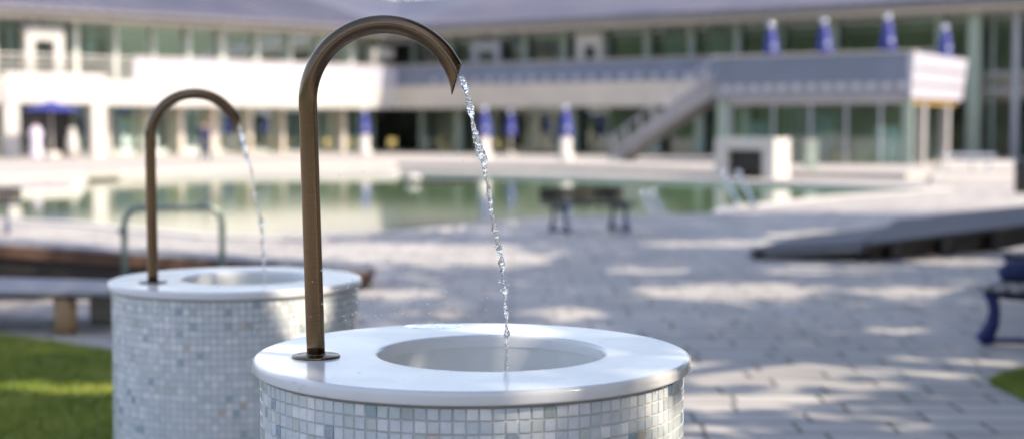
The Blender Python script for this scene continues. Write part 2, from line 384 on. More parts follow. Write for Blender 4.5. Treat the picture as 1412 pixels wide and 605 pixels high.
# terrace in front of the buildings, one step up
C0 = Vector((-6.9, 86, 0))
class Wing:
    def __init__(s, d, nn): s.d = Vector((*d, 0)).normalized(); s.n = Vector((*nn, 0)).normalized()
    def P(s, t, n_, z): return C0 + s.d * t + s.n * n_ + Vector((0, 0, z))
WL = Wing((-.753, -.658), (.658, -.753)); WR = Wing((.834, -.553), (-.553, -.834))
KM = .767
def wbox(mb, W, t0, t1, n0, n1, z0, z1, mi=0, mitre=False, slope=0.0):
    a0 = KM * n0 if mitre else t0; a1 = KM * n1 if mitre else t0
    mb.hexa([W.P(a1, n1, z0), W.P(t1, n1, z0), W.P(t1, n0, z0), W.P(a0, n0, z0),
             W.P(a1 + 0, n1 + slope, z1), W.P(t1, n1 + slope, z1), W.P(t1, n0, z1), W.P(a0, n0, z1)], mi)
    return mb
tp = [G(-260, 246, .2), G(0, 242, .2), G(118, 238, .2), G(300, 229, .2), G(548, 225, .2), G(760, 228, .2), G(975, 234, .2), G(1250, 239, .2), G(1300, 236, .2), G(1500, 236, .2),
      Vector((60, 60, 0)), Vector((60, 110, 0)), Vector((-60, 110, 0)), Vector((-60, 60, 0))]
kind(MB().prism([(p.x, p.y) for p in tp], .004, .2).obj('terrace', M_TERR), 'structure')
sp_ = [G(1285, 247, .1), G(1400, 247, .1), G(1402, 238, .1), G(1290, 238, .1)]
kind(MB().prism([(p.x, p.y) for p in sp_], .01, .16).obj('terrace_steps', M_COPE), 'structure')
sp_ = [G(1296, 232, .3), G(1398, 232, .3), G(1400, 224, .3), G(1300, 224, .3)]
kind(MB().prism([(p.x, p.y) for p in sp_], .21, .38).obj('terrace_steps', M_COPE), 'structure')

# hills all round, mostly unseen, heights shaped for reflections
mb = MB(); NR = 96; prof = [(210, -1, 0), (250, 14, .3), (300, 40, .8), (360, 70, 1.2)]
for r, z, w in prof:
    for k in range(NR):
        a = 2 * pi * k / NR
        hf = 1.0 if sin(a) < -.1 else (.42 if sin(a) > .25 else .42 + .58 * (.25 - sin(a)) / .35)
        h = z * hf * (1 + .35 * w * noise.noise(Vector((cos(a) * 2.2, sin(a) * 2.2, w)))) + w * 3 * noise.noise(Vector((cos(a) * 14, sin(a) * 14, w)))
        mb.v.append((r * cos(a), r * sin(a) + 40, h))
for i in range(3):
    for k in range(NR):
        mb.f.append([i * NR + k, i * NR + (k + 1) % NR, (i + 1) * NR + (k + 1) % NR, (i + 1) * NR + k]); mb.m.append(0); mb.sm.append(True)
kind(mb.obj('wooded_hills', M_HILL), 'structure')

# lawns
def lawn(px, nblade, seed, name='lawn'):
    poly = [G(x, y, .012) for x, y in px]
    g = MB().prism([(p.x, p.y) for p in poly], -.05, .012).obj('lawn_ground', M_GRASS); kind(g, 'structure')
    R = random.Random(seed); xs = [p.x for p in poly]; ys = [p.y for p in poly]; mb = MB(); c = 0
    def inside(x, y):
        r = False; j = len(poly) - 1
        for i in range(len(poly)):
            if (poly[i].y > y) != (poly[j].y > y) and x < (poly[j].x - poly[i].x) * (y - poly[i].y) / (poly[j].y - poly[i].y) + poly[i].x: r = not r
            j = i
        return r
    while c < nblade:
        x = R.uniform(min(xs), max(xs)); y = R.uniform(min(ys), max(ys))
        if not inside(x, y): continue
        c += 1; a = R.uniform(0, 2 * pi); h = R.uniform(.03, .07); w = R.uniform(.004, .008); lx = R.gauss(0, .025); ly = R.gauss(0, .025)
        mb.v += [(x - w * cos(a), y - w * sin(a), .01), (x + w * cos(a), y + w * sin(a), .01), (x + lx, y + ly, h)]
        k = len(mb.v); mb.f.append([k - 3, k - 2, k - 1]); mb.m.append(0); mb.sm.append(False)
    o = mb.obj('grass', M_BLADE); kind(o, 'stuff'); return o
o = lawn([(-200, 445), (-40, 462), (30, 468), (90, 477), (155, 487), (230, 500), (260, 700), (-200, 700)], 90000, 3)
tag(o, 'mown green lawn beside the left tiled fountain', 'lawn')
o = lawn([(1366, 527), (1385, 518), (1420, 511), (1600, 500), (1600, 660), (1470, 570), (1412, 549)], 26000, 4)
tag(o, 'small wedge of green lawn at the lower right of the paving', 'lawn')

# ------------------------------------------------------------------ buildings
def wing(W, name, label, tmax, tslab, left):
    root = thing(name, label, 'building', (0, 0, 0))
    band = M_WHITE if left else M_CREAM
    # roof
    mb = MB()
    def strip(pr, mi):     # profile of (n, z) swept along the wing, mitred at the corner
        for i in range(len(pr) - 1):
            (n0, z0), (n1, z1) = pr[i], pr[i + 1]
            mb.add([W.P(KM * n0, n0, z0), W.P(tmax, n0, z0), W.P(tmax, n1, z1), W.P(KM * n1, n1, z1)], [(0, 1, 2, 3)], mi)
    strip([(2.25, 7.42), (2.25, 7.55), (-8, 10.35), (-17, 7.6)], 0)
    # standing seams
    roof = mb.obj('roof', M_ROOF, root)
    mb = MB(); t = 3.0
    while t < tmax:
        n0 = min(2.2, t / KM)
        a, b = W.P(t, n0, 7.56 + (2.25 - n0) * .2732), W.P(t, -8, 10.36)
        e = W.d * .03; u = Vector((0, 0, .05))
        mb.add([a - e, a + e, b + e, b - e, a - e + u, a + e + u, b + e + u, b - e + u], [(4, 5, 6, 7), (0, 4, 7, 3), (1, 2, 6, 5), (0, 1, 5, 4)])
        t += .9
    mb.obj('standing_seam', pm('roof_seam', (.10, .10, .15), .5), roof)
    mb = MB(); wbox(mb, W, 0, tmax, 2.05, 2.35, 7.30, 7.44, 0, True); mb.obj('gutter', pm('grey_gutter', (.20, .19, .20), .4, .3), roof)
    mb = MB(); wbox(mb, W, 0, tmax, -.4, 2.02, 7.0, 7.2, 0, True, slope=0); mb.obj('soffit', M_SOFFIT, root)
    # floors and rear wall
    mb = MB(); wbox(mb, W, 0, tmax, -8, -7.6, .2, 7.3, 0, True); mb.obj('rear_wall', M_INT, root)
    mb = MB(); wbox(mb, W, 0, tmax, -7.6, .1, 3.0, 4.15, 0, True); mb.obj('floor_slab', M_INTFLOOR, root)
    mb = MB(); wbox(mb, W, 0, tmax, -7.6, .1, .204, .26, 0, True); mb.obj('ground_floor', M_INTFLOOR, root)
    # projecting band under the balcony, with a recessed shadow gap
    mb = MB(); wbox(mb, W, 0, tslab, .1, 1.75, 2.80, 4.10, 0, True, slope=.1); mb.obj('balcony_slab', band, root)
    # balcony parapet
    t0p = 18.0 if left else tslab
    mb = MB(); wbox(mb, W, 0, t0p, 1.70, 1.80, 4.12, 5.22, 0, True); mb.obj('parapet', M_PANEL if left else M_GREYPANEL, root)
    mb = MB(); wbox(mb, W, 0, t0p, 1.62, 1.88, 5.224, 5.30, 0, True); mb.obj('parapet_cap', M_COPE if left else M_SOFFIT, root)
    if left:
        for z in (4.35, 4.62, 4.9, 5.2):
            mb = MB(); wbox(mb, W, t0p, tmax, 1.72, 1.78, z - (.02 if z < 5 else .05), z + .03); mb.obj('railing', M_COPE, root)
        t = t0p + 1
        while t < tmax:
            mb = MB(); wbox(mb, W, t, t + .06, 1.72, 1.785, 4.11, 5.17); mb.obj('railing_post', M_COPE, root); t += 2.1
    # posts and panes, upper floor and ground floor
    R = random.Random(11 if left else 12); t = 1.4; step = 2.1 if left else 2.6
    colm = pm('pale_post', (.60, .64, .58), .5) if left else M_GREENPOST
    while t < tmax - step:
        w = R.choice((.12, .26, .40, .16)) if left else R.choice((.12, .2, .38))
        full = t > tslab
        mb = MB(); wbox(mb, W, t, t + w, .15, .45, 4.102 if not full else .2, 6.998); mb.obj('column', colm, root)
        g = MB(); a, b = t + w, t + step
        g.add([W.P(t, .02, 4.15), W.P(b, .02, 4.15), W.P(b, .02, 7.0), W.P(t, .02, 7.0)], [(0, 1, 2, 3)])
        win = g.obj('window', M_WIN, root)
        fr = MB(); wbox(fr, W, t - .04, t + .04, -.03, .07, 4.152, 6.99); wbox(fr, W, t + .04, b - .04, -.03, .07, 4.152, 4.22); wbox(fr, W, t + .04, b - .04, -.03, .07, 6.4, 6.47)
        fr.obj('frame', M_GREENPOST, win)
        if full:
            g = MB().add([W.P(t, .02, .2), W.P(b, .02, .2), W.P(b, .02, 4.1), W.P(t, .02, 4.1)], [(0, 1, 2, 3)])
            win = g.obj('window', M_WIN, root)
            fr = MB(); wbox(fr, W, t - .04, t + .04, -.03, .07, .2, 4.1); wbox(fr, W, t + .04, b - .04, -.03, .07, 3.98, 4.1); fr.obj('frame', M_GREENPOST, win)
        else:
            if R.random() < .55:
                mb = MB(); wbox(mb, W, t + .3, t + .3 + w * 1.2, -.3, 0.1, .262, 2.99); mb.obj('column', M_CREAM if left else M_GREENPOST, root)
            g = MB().add([W.P(t, -.6, .26), W.P(b, -.6, .26), W.P(b, -.6, 2.99), W.P(t, -.6, 2.99)], [(0, 1, 2, 3)])
            win = g.obj('window', M_WIN, root)
            fr = MB(); wbox(fr, W, t - .05, t + .05, -.66, -.54, .262, 2.97); wbox(fr, W, t + .05, b - .05, -.66, -.54, 2.75, 2.83); fr.obj('frame', M_GREENPOST, win)
        if R.random() < .4:
            bl_ = MB(); q0, q1 = sorted((R.uniform(0, .5), R.uniform(.5, 1))); wbox(bl_, W, a + .1 + q0 * (b - a - .2), a + .1 + q1 * (b - a - .2), -.5, -.46, R.choice((4.2, 5.0)), 6.95)
            bl_.obj('reflection_panel', R.choice((M_TEALREFL, M_TEALREFL, M_PANEL)), win)  # panels added behind panes in place of teal reflections
        # things standing inside give the glass something to show: partitions
        if R.random() < .6:
            d = R.uniform(-6.5, -2.5); wd = R.uniform(.6, 1.6)
            p_ = MB(); wbox(p_, W, t + .2, t + .2 + wd, d - .1, d, 4.152, R.uniform(5.6, 7.0)); p_.obj('partition', R.choice((M_INT, M_CREAM, M_GREYPANEL, M_INTFLOOR)), root)
        if R.random() < .6:
            d = R.uniform(-6.5, -1.5); wd = R.uniform(.6, 1.6)
            p_ = MB(); wbox(p_, W, t + .2, t + .2 + wd, d - .1, d, .262, R.uniform(1.5, 2.95)); p_.obj('partition', R.choice((M_INT, M_CREAM, M_GREENPOST, M_INTFLOOR)), root)
        t += step
    # dark gap and downlight strip under the slab
    return root
left_b = wing(WL, 'bath_building', 'sunlit two storey bath house wing with white balcony band and shallow roof on the left', 42, 42, True)
right_b = wing(WR, 'bath_building', 'shaded two storey bath house wing with slate blue parapet running behind the stair', 62, 33.0, False)

def wt_from_px(W, px, n_=0.0):             # t on a wing where the picture column px meets the line at offset n
    k = (px - CX) / F
    base = C0 + W.n * n_
    return (k * base.y - base.x) / (W.d.x - k * W.d.y)
# white door surround on the left balcony
t_a, t_b = wt_from_px(WL, 90, 1.0), wt_from_px(WL, 38, 1.0)
ta, tb = min(t_a, t_b), max(t_a, t_b)
mb = MB(); wbox(mb, WL, ta, ta + .5, .5, 1.2, 4.102, 6.6); wbox(mb, WL, tb - .42, tb, .5, 1.2, 4.102, 6.6); wbox(mb, WL, ta + .5, tb - .42, .5, 1.2, 5.95, 6.6)
sur = mb.obj('door_surround', M_WHITE, left_b)
mb = MB(); wbox(mb, WL, ta + .5, tb - .42, .6, .66, 4.102, 5.95); mb.obj('door', pm('dark_door', (.04, .06, .05), .3), sur)
# small white kiosk at the corner of the left balcony
t_a = wt_from_px(WL, 537, 1.0); t_b = wt_from_px(WL, 514, 1.0)
mb = MB(); wbox(mb, WL, t_b - .4, t_b, .5, 1.1, 4.102, 6.35); wbox(mb, WL, t_a - .3, t_b - .4, .5, 1.1, 5.7, 6.35)
mb.obj('door_surround', M_WHITE, left_b)
# white ground floor portal of the left wing
for x0, x1 in ((8, 28), (128, 147)):
    a, b = sorted((wt_from_px(WL, x0, 1.9), wt_from_px(WL, x1, 1.9)))
    mb = MB(); wbox(mb, WL, a, b, 1.3, 1.95, .2, 2.86); mb.obj('portal_post', M_WHITE, left_b)
a, b = wt_from_px(WL, 147, 1.9), wt_from_px(WL, 8, 1.9)
mb = MB(); wbox(mb, WL, a, b, 1.86, 2.02, 2.862, 4.3); mb.obj('portal_beam', M_WHITE, left_b)
mb = MB(); wbox(mb, WL, a + .8, b - .8, -.4, -.35, .262, 2.95); mb.obj('opening_shade_sheet', M_BLACK, left_b)  # black sheet stands in for the shade inside the portal
# white window box on the right upper floor, and a grey door frame
a, b = wt_from_px(WR, 797, .5), wt_from_px(WR, 833, .5)
mb = MB(); wbox(mb, WR, a, a + .55, .46, .8, 4.4, 6.75); wbox(mb, WR, b - .45, b, .46, .8, 4.9, 6.75); wbox(mb, WR, a + .55, b - .45, .46, .8, 6.1, 6.75); wbox(mb, WR, a + .55, b - .45, .46, .8, 4.4, 4.8)
mb.obj('window_surround', M_WHITE, right_b)
a, b = wt_from_px(WR, 652, .5), wt_from_px(WR, 692, .5)
mb = MB(); wbox(mb, WR, a, a + .5, .46, .7, 4.1, 6.6); wbox(mb, WR, b - .5, b, .46, .7, 4.1, 6.6); wbox(mb, WR, a + .5, b - .5, .46, .7, 6.0, 6.6)
mb.obj('door_surround', M_GREYPANEL if False else pm('grey_frame', (.34, .36, .40), .5), right_b)
# pale studs along the foot of the right parapet in place of its sparkle
t = 4.0
while t < 27:
    studs = MB(); wbox(studs, WR, t, t + .28, 1.80, 1.86, 4.2, 4.48); t += .95
    studs.obj('parapet_stud', M_PANEL, right_b)
# full-height thick column right of the pavilion, with glass balustrade line
a = wt_from_px(WR, 1332, 1.0)
mb = MB(); wbox(mb, WR, a, a + .55, .6, 1.15, .2, 6.998); mb.obj('column', M_GREENPOST, right_b)
a = wt_from_px(WR, 1392, 1.0)
mb = MB(); wbox(mb, WR, a, a + .28, .6, .9, .2, 6.998); mb.obj('column', pm('grey_frame', (.34, .36, .40), .5), right_b)
mb = MB(); wbox(mb, WR, 35.0, 60, .5, .56, 4.12, 4.22); wbox(mb, WR, 35.0, 60, .5, .56, 3.3, 3.38); mb.obj('transom', M_PANEL, right_b)

# glazed pavilion with roof terrace
pv = thing('glazed_pavilion', 'flat roofed glass pavilion with grey terrace parapet and white lit end, at the right', 'pavilion')
T0, T1, N0, N1 = 27.4, 35.7, 6.7, 13.5
ZT, ZB = 4.55, 2.82
mb = MB(); wbox(mb, WR, T0 + .1, T1 - .1, N0, N1 - .1, ZB, 3.55); mb.obj('terrace_slab', M_CREAM, pv)
mb = MB(); wbox(mb, WR, T0, T1 - .101, N1 - .099, N1, ZB - .02, ZT, slope=.12); mb.obj('parapet', M_GREYPANEL, pv)
mb = MB(); wbox(mb, WR, T0 + .02, T1 - .12, N1 + .002, N1 + .05, ZB - .01, 3.45); mb.obj('fascia', pm('grey_fascia', (.24, .245, .27), .5), pv)
mb = MB(); c = [WR.P(T1 - .1, N0, ZB - .02), WR.P(T1 - .1, N1, ZB - .02), WR.P(T1, N1, ZB - .02), WR.P(T1, N0, ZB - .02),
                WR.P(T1 - .1, N0 - .2, ZT), WR.P(T1 - .1, N1 + .12, ZT), WR.P(T1 + .15, N1 + .12, ZT), WR.P(T1 + .15, N0 - .2, ZT)]
mb.hexa(c); e_ = mb.obj('end_parapet', M_PANEL, pv)
mb = MB()
for z in (3.35, 3.95): wbox(mb, WR, T1 + .02 + (z - ZB) * .085, T1 + .075 + (z - ZB) * .085, N0 + .1, N1 - .1, z, z + .03)
mb.obj('panel_joint', pm('joint_grey', (.25, .25, .28), .6), e_)
mb = MB(); wbox(mb, WR, T0 - .05, T1 + .2, N1 - .12, N1 + .2, ZT + .002, ZT + .07); mb.obj('parapet_cap', M_CREAM, pv)
mb = MB(); wbox(mb, WR, T0, T0 + .1, N0, N1 - .1, ZB, ZT); mb.obj('side_parapet', M_GREYPANEL, pv)
mb = MB(); wbox(mb, WR, 28.5, 33, 1.82, N0 - .01, 2.9, 3.5); mb.obj('link_roof', M_CREAM, pv)
t = T0 + .4
while t < T1 - .4:
    studs = MB(); wbox(studs, WR, t, t + .26, N1 + .052, N1 + .075, 3.16, 3.40); t += .62
    studs.obj('fascia_stud', M_PANEL, pv)  # row of pale studs along the fascia
NG = N1 - .35; panes = [T0 + .6, T0 + 2.5, T0 + 4.1, T0 + 5.6, T0 + 7.0, T1 - .35]
for a, b in zip(panes[:-1], panes[1:]):
    win = MB().add([WR.P(a, NG, .06), WR.P(b, NG, .06), WR.P(b, NG, 2.8), WR.P(a, NG, 2.8)], [(0, 1, 2, 3)]).obj('window', M_WIN, pv)
    fr = MB(); wbox(fr, WR, a - .04, a + .04, NG - .06, NG + .05, .204, 2.81); wbox(fr, WR, a + .04, b - .04, NG - .06, NG + .05, 2.6, 2.81); fr.obj('frame', M_PANEL, win)
for a, w in ((T0 + .02, .5), (T1 - .36, .34)):
    mb = MB(); wbox(mb, WR, a, a + w, NG - .05, NG + .15, .05, 2.80); mb.obj('corner_post', M_GREENPOST, pv)
for a, b in ((N1 - .7, N1 - 3.2), (N1 - 3.2, N1 - 6.0)):
    MB().add([WR.P(T1 - .7, a, .2), WR.P(T1 - .7, b, .2), WR.P(T1 - .7, b, 2.8), WR.P(T1 - .7, a, 2.8)], [(0, 1, 2, 3)]).obj('window', M_WIN, pv)
for n_ in (N1 - 2.0, N1 - 5.2):
    mb = MB(); wbox(mb, WR, T1 - .45, T1 - .15, n_ - .45, n_, .2, 2.80); mb.obj('column', pm('grey_column', (.33, .32, .32), .6), pv)
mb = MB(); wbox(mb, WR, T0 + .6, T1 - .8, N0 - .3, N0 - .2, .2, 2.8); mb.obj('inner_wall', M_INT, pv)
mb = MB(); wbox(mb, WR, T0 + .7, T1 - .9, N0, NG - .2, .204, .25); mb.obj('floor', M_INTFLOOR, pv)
mb = MB(); wbox(mb, WR, T0 + .9, T0 + 2.4, NG - 1.0, NG - .3, 2.52, 2.79); mb.obj('lamp_glow_panel', M_ORANGE, pv)  # orange colour stands in for the glow of ceiling lamps
mb = MB(); wbox(mb, WR, T1 - .6, T1 - .15, N0 + .3, N1 - .8, 2.58, 2.80); mb.obj('lamp_glow_panel', M_ORANGE, pv)
M_SKYP = pm('pale_blue_reflection', (.42, .60, .68), .5, var=.2)  # pale blue blocks added inside to imitate reflections in the glass
for a, h, m in ((T0 + 1.2, 1.9, M_SKYP), (T0 + 3.9, 2.2, M_SKYP), (T0 + 6.6, 1.7, M_SKYP), (T0 + 3, 1.1, M_CREAM), (T0 + 4.6, .8, M_YELLOW), (T0 + 5.8, 1.3, M_GREENPOST)):
    mb = MB(); wbox(mb, WR, a, a + .9, NG - 1.1, NG - .5, .252, h); mb.obj('inner_block', m, pv)

# outside stair up to the pavilion terrace
st = thing('outdoor_stair', 'straight outdoor stair with solid grey sides climbing to the pavilion terrace', 'stair')
S0, S1 = T0 - 4.9, T0 - .02; nst = 19
mb = MB()
for i in range(nst):
    a = S0 + (S1 - S0) * i / nst; b = S0 + (S1 - S0) * (i + 1) / nst; z = .2 + (3.55 - .2) * (i + 1) / nst
    wbox(mb, WR, a, b, N1 - 1.75, N1 - .35, z - .17, z)
mb.obj('steps', M_CREAM, st)
for n_ in (N1 - .3, N1 - 1.88):
    c = []
    for nn in (n_, n_ + .08):
        c.append([WR.P(S0 - .3, nn, .21), WR.P(S1, nn, 3.05), WR.P(S1, nn, 4.05), WR.P(S0 - .3, nn, .66)])
    MB().hexa([c[1][0], c[1][1], c[0][1], c[0][0], c[1][3], c[1][2], c[0][2], c[0][3]]).obj('side_panel', pm('stair_panel', (.30, .285, .29), .5, var=.1), st)
for n_ in (N1 - .26, N1 - 1.84):
    MB().tube([WR.P(S0 - .3, n_, 1.15), WR.P(S1, n_, 4.68)], .04, 8).obj('handrail', M_PANEL, st)
    for k in range(8):
        f = (k + .3) / 8; a = WR.P(S0 - .3 + (S1 - S0 + .3) * f, n_, .62 + 3.39 * f); MB().tube([a, a + Vector((0, 0, .54))], .025, 6).obj('baluster', M_PANEL, st)

# white box frame beside the pool
ax, ay = 6.66, 46.8
u = Vector((.834, -.553, 0)); v = Vector((.553, .834, 0)); B0 = Vector((ax, ay, 0))
rot = Matrix(((u.x, v.x, 0, 0), (u.y, v.y, 0, 0), (0, 0, 1, 0), (0, 0, 0, 1)))
bx = thing('poolside_hut', 'low white box hut with a dark opening standing at the far pool edge', 'hut', (ax, ay, 0), 0)
fr = MB(); fr.box((0, 0, 0), (.45, 1.34, 1.30), rot); fr.box((1.68, 0, 0), (2.1, 1.34, 1.30), rot); fr.box((.45, 0, .92), (1.68, 1.34, 1.298), rot); fr.box((.45, 1.2, 0), (1.68, 1.33, .92), rot)
bevel(fr.obj('frame', M_WHITE, bx), .02)
MB().box((.452, .25, .28), (1.678, .33, .918), rot).obj('panel', M_BLACK, bx)
p = G(1118, 240); pl = thing('bollard', 'pale square pillar to the right of the white hut', 'pillar', (p.x, p.y, .0))
MB().box((-.2, -.2, 0), (.2, .2, 1.15)).obj('shaft', M_GREENPOST, pl); MB().box((-.23, -.23, 1.151), (.23, .23, 1.2)).obj('cap', M_COPE, pl)

# ------------------------------------------------------------------ parasols
def folded(name, label, p, h, cream=False, group=None, lo=.42):
    r = thing(name, label, 'parasol', p, 0, group)
    MB().tube([(0, 0, 0), (0, 0, h)], .03, 10).obj('pole', M_COPE, r)
    z0 = h * lo
    prof = [(.06, h - .02), (.13, h - .16), (.19, h * .76), (.24, h * .6), (.28, z0 + .12), (.23, z0)]
    mb = MB(); n_ = 24; vs_ = []
    for rr, z in prof:
        for k in range(n_):
            w = 2 * pi * k / n_; q = rr * (1 + .22 * cos(8 * w)); vs_.append((q * cos(w), q * sin(w), z))
    mb.add(vs_, [(i * n_ + k, i * n_ + (k + 1) % n_, (i + 1) * n_ + (k + 1) % n_, (i + 1) * n_ + k) for i in range(len(prof) - 1) for k in range(n_)], 0, True)
    mb.obj('canopy', M_BLUECLOTH, r)
    MB().ball((0, 0, h + .06), .14, 32, 20).obj('finial', M_CHROME, r)  # ball oversized so its sun glint shows
    MB().ball((.05, -.28, h * .63), .11, 20, 14).obj('glint_ball', M_CHROME, r)  # chrome ball added on the cloth to catch a bright glint
    if cream: MB().lathe([(.34, .01), (.40, .3), (.26, .34), (.25, z0 - .05), (.05, z0 - .04)], 20).obj('base_cover', M_COPE, r)
    else:
        MB().lathe([(.0, .01), (.35, .01), (.35, .08), (.06, .1), (.05, .3)], 20).obj('base', M_COPE, r)
        MB().ball((0, 0, z0 - .16), .12, 20, 14).obj('low_glint_ball', M_CHROME, r)  # chrome ball added below the cloth for a second glint
    return r
gp = 'folded parasols on the pavilion terrace'
def pavp(px, n_): return WR.P(wt_from_px(WR, px, n_), n_, 3.55)
def hgt(P_, py): return PD(706, py, P_.y).z
for px, ytop, n_, lab in ((1061, 37, 12.6, 'folded blue parasol nearest the stair on the pavilion terrace'), (1134, 32, 12.6, 'folded blue parasol in the middle of three on the pavilion terrace'),
                          (1221, 26, 12.6, 'folded blue parasol closest to the white end parapet')):
    p = pavp(px, n_); folded('parasol', lab, p, hgt(p, ytop) - 3.55, group=gp, lo=.46)
p = pavp(1300, 8.5); folded('parasol', 'dim folded blue parasol seen above the white end parapet', p, hgt(p, 40) - 3.55, group=gp, lo=.4)
gp = 'folded parasols on the lower terrace'
for px, yb, yt, lab in ((503, 214, 154, 'folded blue parasol with cream base between the two spouts'), (668, 220, 152, 'folded blue parasol just right of the near water jet'),
                        (704, 214, 156, 'dark folded blue parasol set back behind the near water jet'), (780, 222, 150, 'folded blue parasol with cream base left of the stair')):
    p = G(px, yb, .2); folded('parasol', lab, p, hgt(p, yt) - .2, px != 704, gp, .48)
# open parasol at the portal
p = G(72, 219, .2); r = thing('parasol', 'open blue parasol in front of the white portal', 'parasol', p)
h = hgt(p, 139) - .2
MB().tube([(0, 0, 0), (0, 0, h)], .035, 10).obj('pole', M_COPE, r)
mb = MB(); ap = (0, 0, h); rimp = [(1.32 * cos(2 * pi * k / 8 + .3), 1.32 * sin(2 * pi * k / 8 + .3), h - .42) for k in range(8)]
mb.add([ap] + rimp + [(x, y, z - .07) for x, y, z in rimp], [(0, k + 1, (k + 1) % 8 + 1) for k in range(8)] + [(k + 1, k + 9, (k + 1) % 8 + 9, (k + 1) % 8 + 1) for k in range(8)])
mb.obj('canopy', M_BLUECLOTH, r); MB().lathe([(.0, .01), (.45, .01), (.42, .3), (.06, .34)], 20).obj('base', M_COPE, r)
MB().ball((0, 0, h + .06), .06, 16, 10).obj('finial', M_STEEL, r)
# cream jars
for px, z1, rr, lab in ((100, 1.45, .28, 'tall cream urn standing right of the open parasol'),):
    p = G(px, 219, .2)
    tag(MB().lathe([(.0, .0), (rr * .7, .0), (rr, z1 * .35), (rr * .85, z1 * .7), (rr * .5, z1 * .85), (rr * .62, z1), (rr * .5, z1), (rr * .4, z1 * .86), (0, z1 * .7)], 20).obj('urn', M_COPE, None, p), lab, 'urn')

# café chairs and tables on the terrace
ch = thing('cafe_chair', 'x', 'chair', (0, 0, 0), 0, 'yellow chairs on the lower terrace')
bevel(MB().box((-.22, -.22, .43), (.22, .22, .46)).obj('seat', M_YELLOW, ch), .01)
bevel(MB().box((-.22, .19, .50), (.22, .22, .85)).obj('backrest', M_YELLOW, ch), .01)
for x in (-.19, .19):
    for y in (-.19, .19): MB().tube([(x * 1.1, y * 1.1, 0), (x, y, .43 if y < 0 else .84)], .014, 8).obj('leg', M_STEEL, ch)
tb_ = thing('cafe_table', 'x', 'table', (0, 0, 0), 0, 'round tables on the lower terrace')
MB().lathe([(0, .70), (.38, .70), (.38, .73), (0, .73)], 24, smooth=False).obj('tabletop', M_TABLE, tb_); MB().lathe([(.03, .03), (.03, .70)], 10).obj('stem', M_STEEL, tb_); MB().lathe([(0, 0), (.22, 0), (.2, .02), (.03, .04)], 20).obj('foot', M_STEEL, tb_)
chs = [(386, 212, .4, 'yellow chair left of the near spout pipe, beyond the pool'), (348, 213, 2.2, 'yellow chair right behind the far water jet'), (455, 212, 1.0, 'yellow chair just right of the near spout pipe'),
       (486, 213, 2.8, 'yellow chair immediately left of the blue parasol between the spouts'), (541, 212, .2, 'yellow chair in the inner corner of the terrace'), (612, 212, 1.9, 'yellow chair beneath the tip of the near spout'), (690, 214, .8, 'yellow chair right of the near water jet')]
tbs = [(366, 212, 'round white table between the far jet and the near spout pipe'), (470, 212, 'round white table left of the cream parasol base'), (590, 211, 'round white table in front of the shaded wing near the corner')]
for i, (px, py, a, lab) in enumerate(chs):
    p = G(px, py, .2)
    if i == 0: ch.location = p; ch.rotation_euler = (0, 0, a); ch['label'] = lab
    else: dup(ch, p, a, lab)
for i, (px, py, lab) in enumerate(tbs):
    p = G(px, py, .2)
    if i == 0: tb_.location = p; tb_['label'] = lab
    else: dup(tb_, p, 0, lab)

# ------------------------------------------------------------------ people
def skin_obj(name, verts, edges, radii, mat, parent, root=0):
    me = bpy.data.meshes.new(name); me.from_pydata(verts, edges, []); o = bpy.data.objects.new(name, me); COL.objects.link(o)
    me.materials.append(mat); o.parent = parent
    o.modifiers.new('skin', 'SKIN'); sv = me.skin_vertices[0].data
    for i, r_ in enumerate(radii): sv[i].radius = (r_, r_); sv[i].use_root = (i == root)
    s_ = o.modifiers.new('sub', 'SUBSURF'); s_.levels = 2; s_.render_levels = 2
    for p_ in me.polygons: p_.use_smooth = True
    return o
def person(label, loc, rz, top, legs, robe=False, stride=.12):
    r = thing('person', label, 'person', loc, rz)
    V = [(0, 0, .95), (0, 0, 1.12), (0, 0, 1.36), (0, 0, 1.47), (0, -.01, 1.56), (0, -.02, 1.66),
         (-.17, 0, 1.40), (-.23, .02, 1.13), (-.22, -.06, .90), (-.22, -.08, .80),
         (.17, 0, 1.40), (.23, .02, 1.13), (.22, -.08, .91), (.22, -.11, .81),
         (-.09, 0, .90), (-.10, -stride, .50), (-.10, -stride * 1.2, .09), (-.10, -stride * 1.2 - .15, .03),
         (.09, 0, .90), (.10, stride * .6, .50), (.10, stride * 1.6, .10), (.10, stride * 1.6 - .14, .03)]
    E = [(0, 1), (1, 2), (2, 3), (3, 4), (4, 5), (2, 6), (6, 7), (7, 8), (8, 9), (2, 10), (10, 11), (11, 12), (12, 13), (0, 14), (14, 15), (15, 16), (16, 17), (0, 18), (18, 19), (19, 20), (20, 21)]
    Rr = [.14, .12, .14, .055, .085, .075, .06, .043, .032, .035, .06, .043, .032, .035, .09, .062, .04, .035, .09, .062, .04, .035]
    skin_obj('body', V, E, Rr, M_SKIN, r)
    if robe:
        MB().lathe([(.30, .12), (.27, .5), (.19, 1.0), (.20, 1.3), (.13, 1.46), (.05, 1.5)], 24).obj('robe', top, r)
        skin_obj('sleeves', [V[i] for i in (2, 6, 7, 8, 10, 11, 12)], [(0, 1), (1, 2), (2, 3), (0, 4), (4, 5), (5, 6)], [.15, .085, .075, .065, .085, .075, .065], top, r)
    else:
        skin_obj('shirt', [V[i] for i in (0, 1, 2, 6, 7, 8, 10, 11, 12)], [(0, 1), (1, 2), (2, 3), (3, 4), (4, 5), (2, 6), (6, 7), (7, 8)], [.15, .14, .155, .075, .058, .046, .075, .058, .046], top, r)
        skin_obj('trousers', [V[i] for i in (0, 14, 15, 16, 18, 19, 20)], [(0, 1), (1, 2), (2, 3), (0, 4), (4, 5), (5, 6)], [.15, .105, .078, .058, .105, .078, .058], legs, r)
    MB().ball((0, .012, 1.665), .105, 16, 10, sc=(.9, 1, 1.0)).obj('hair', M_HAIR, r)
    return r
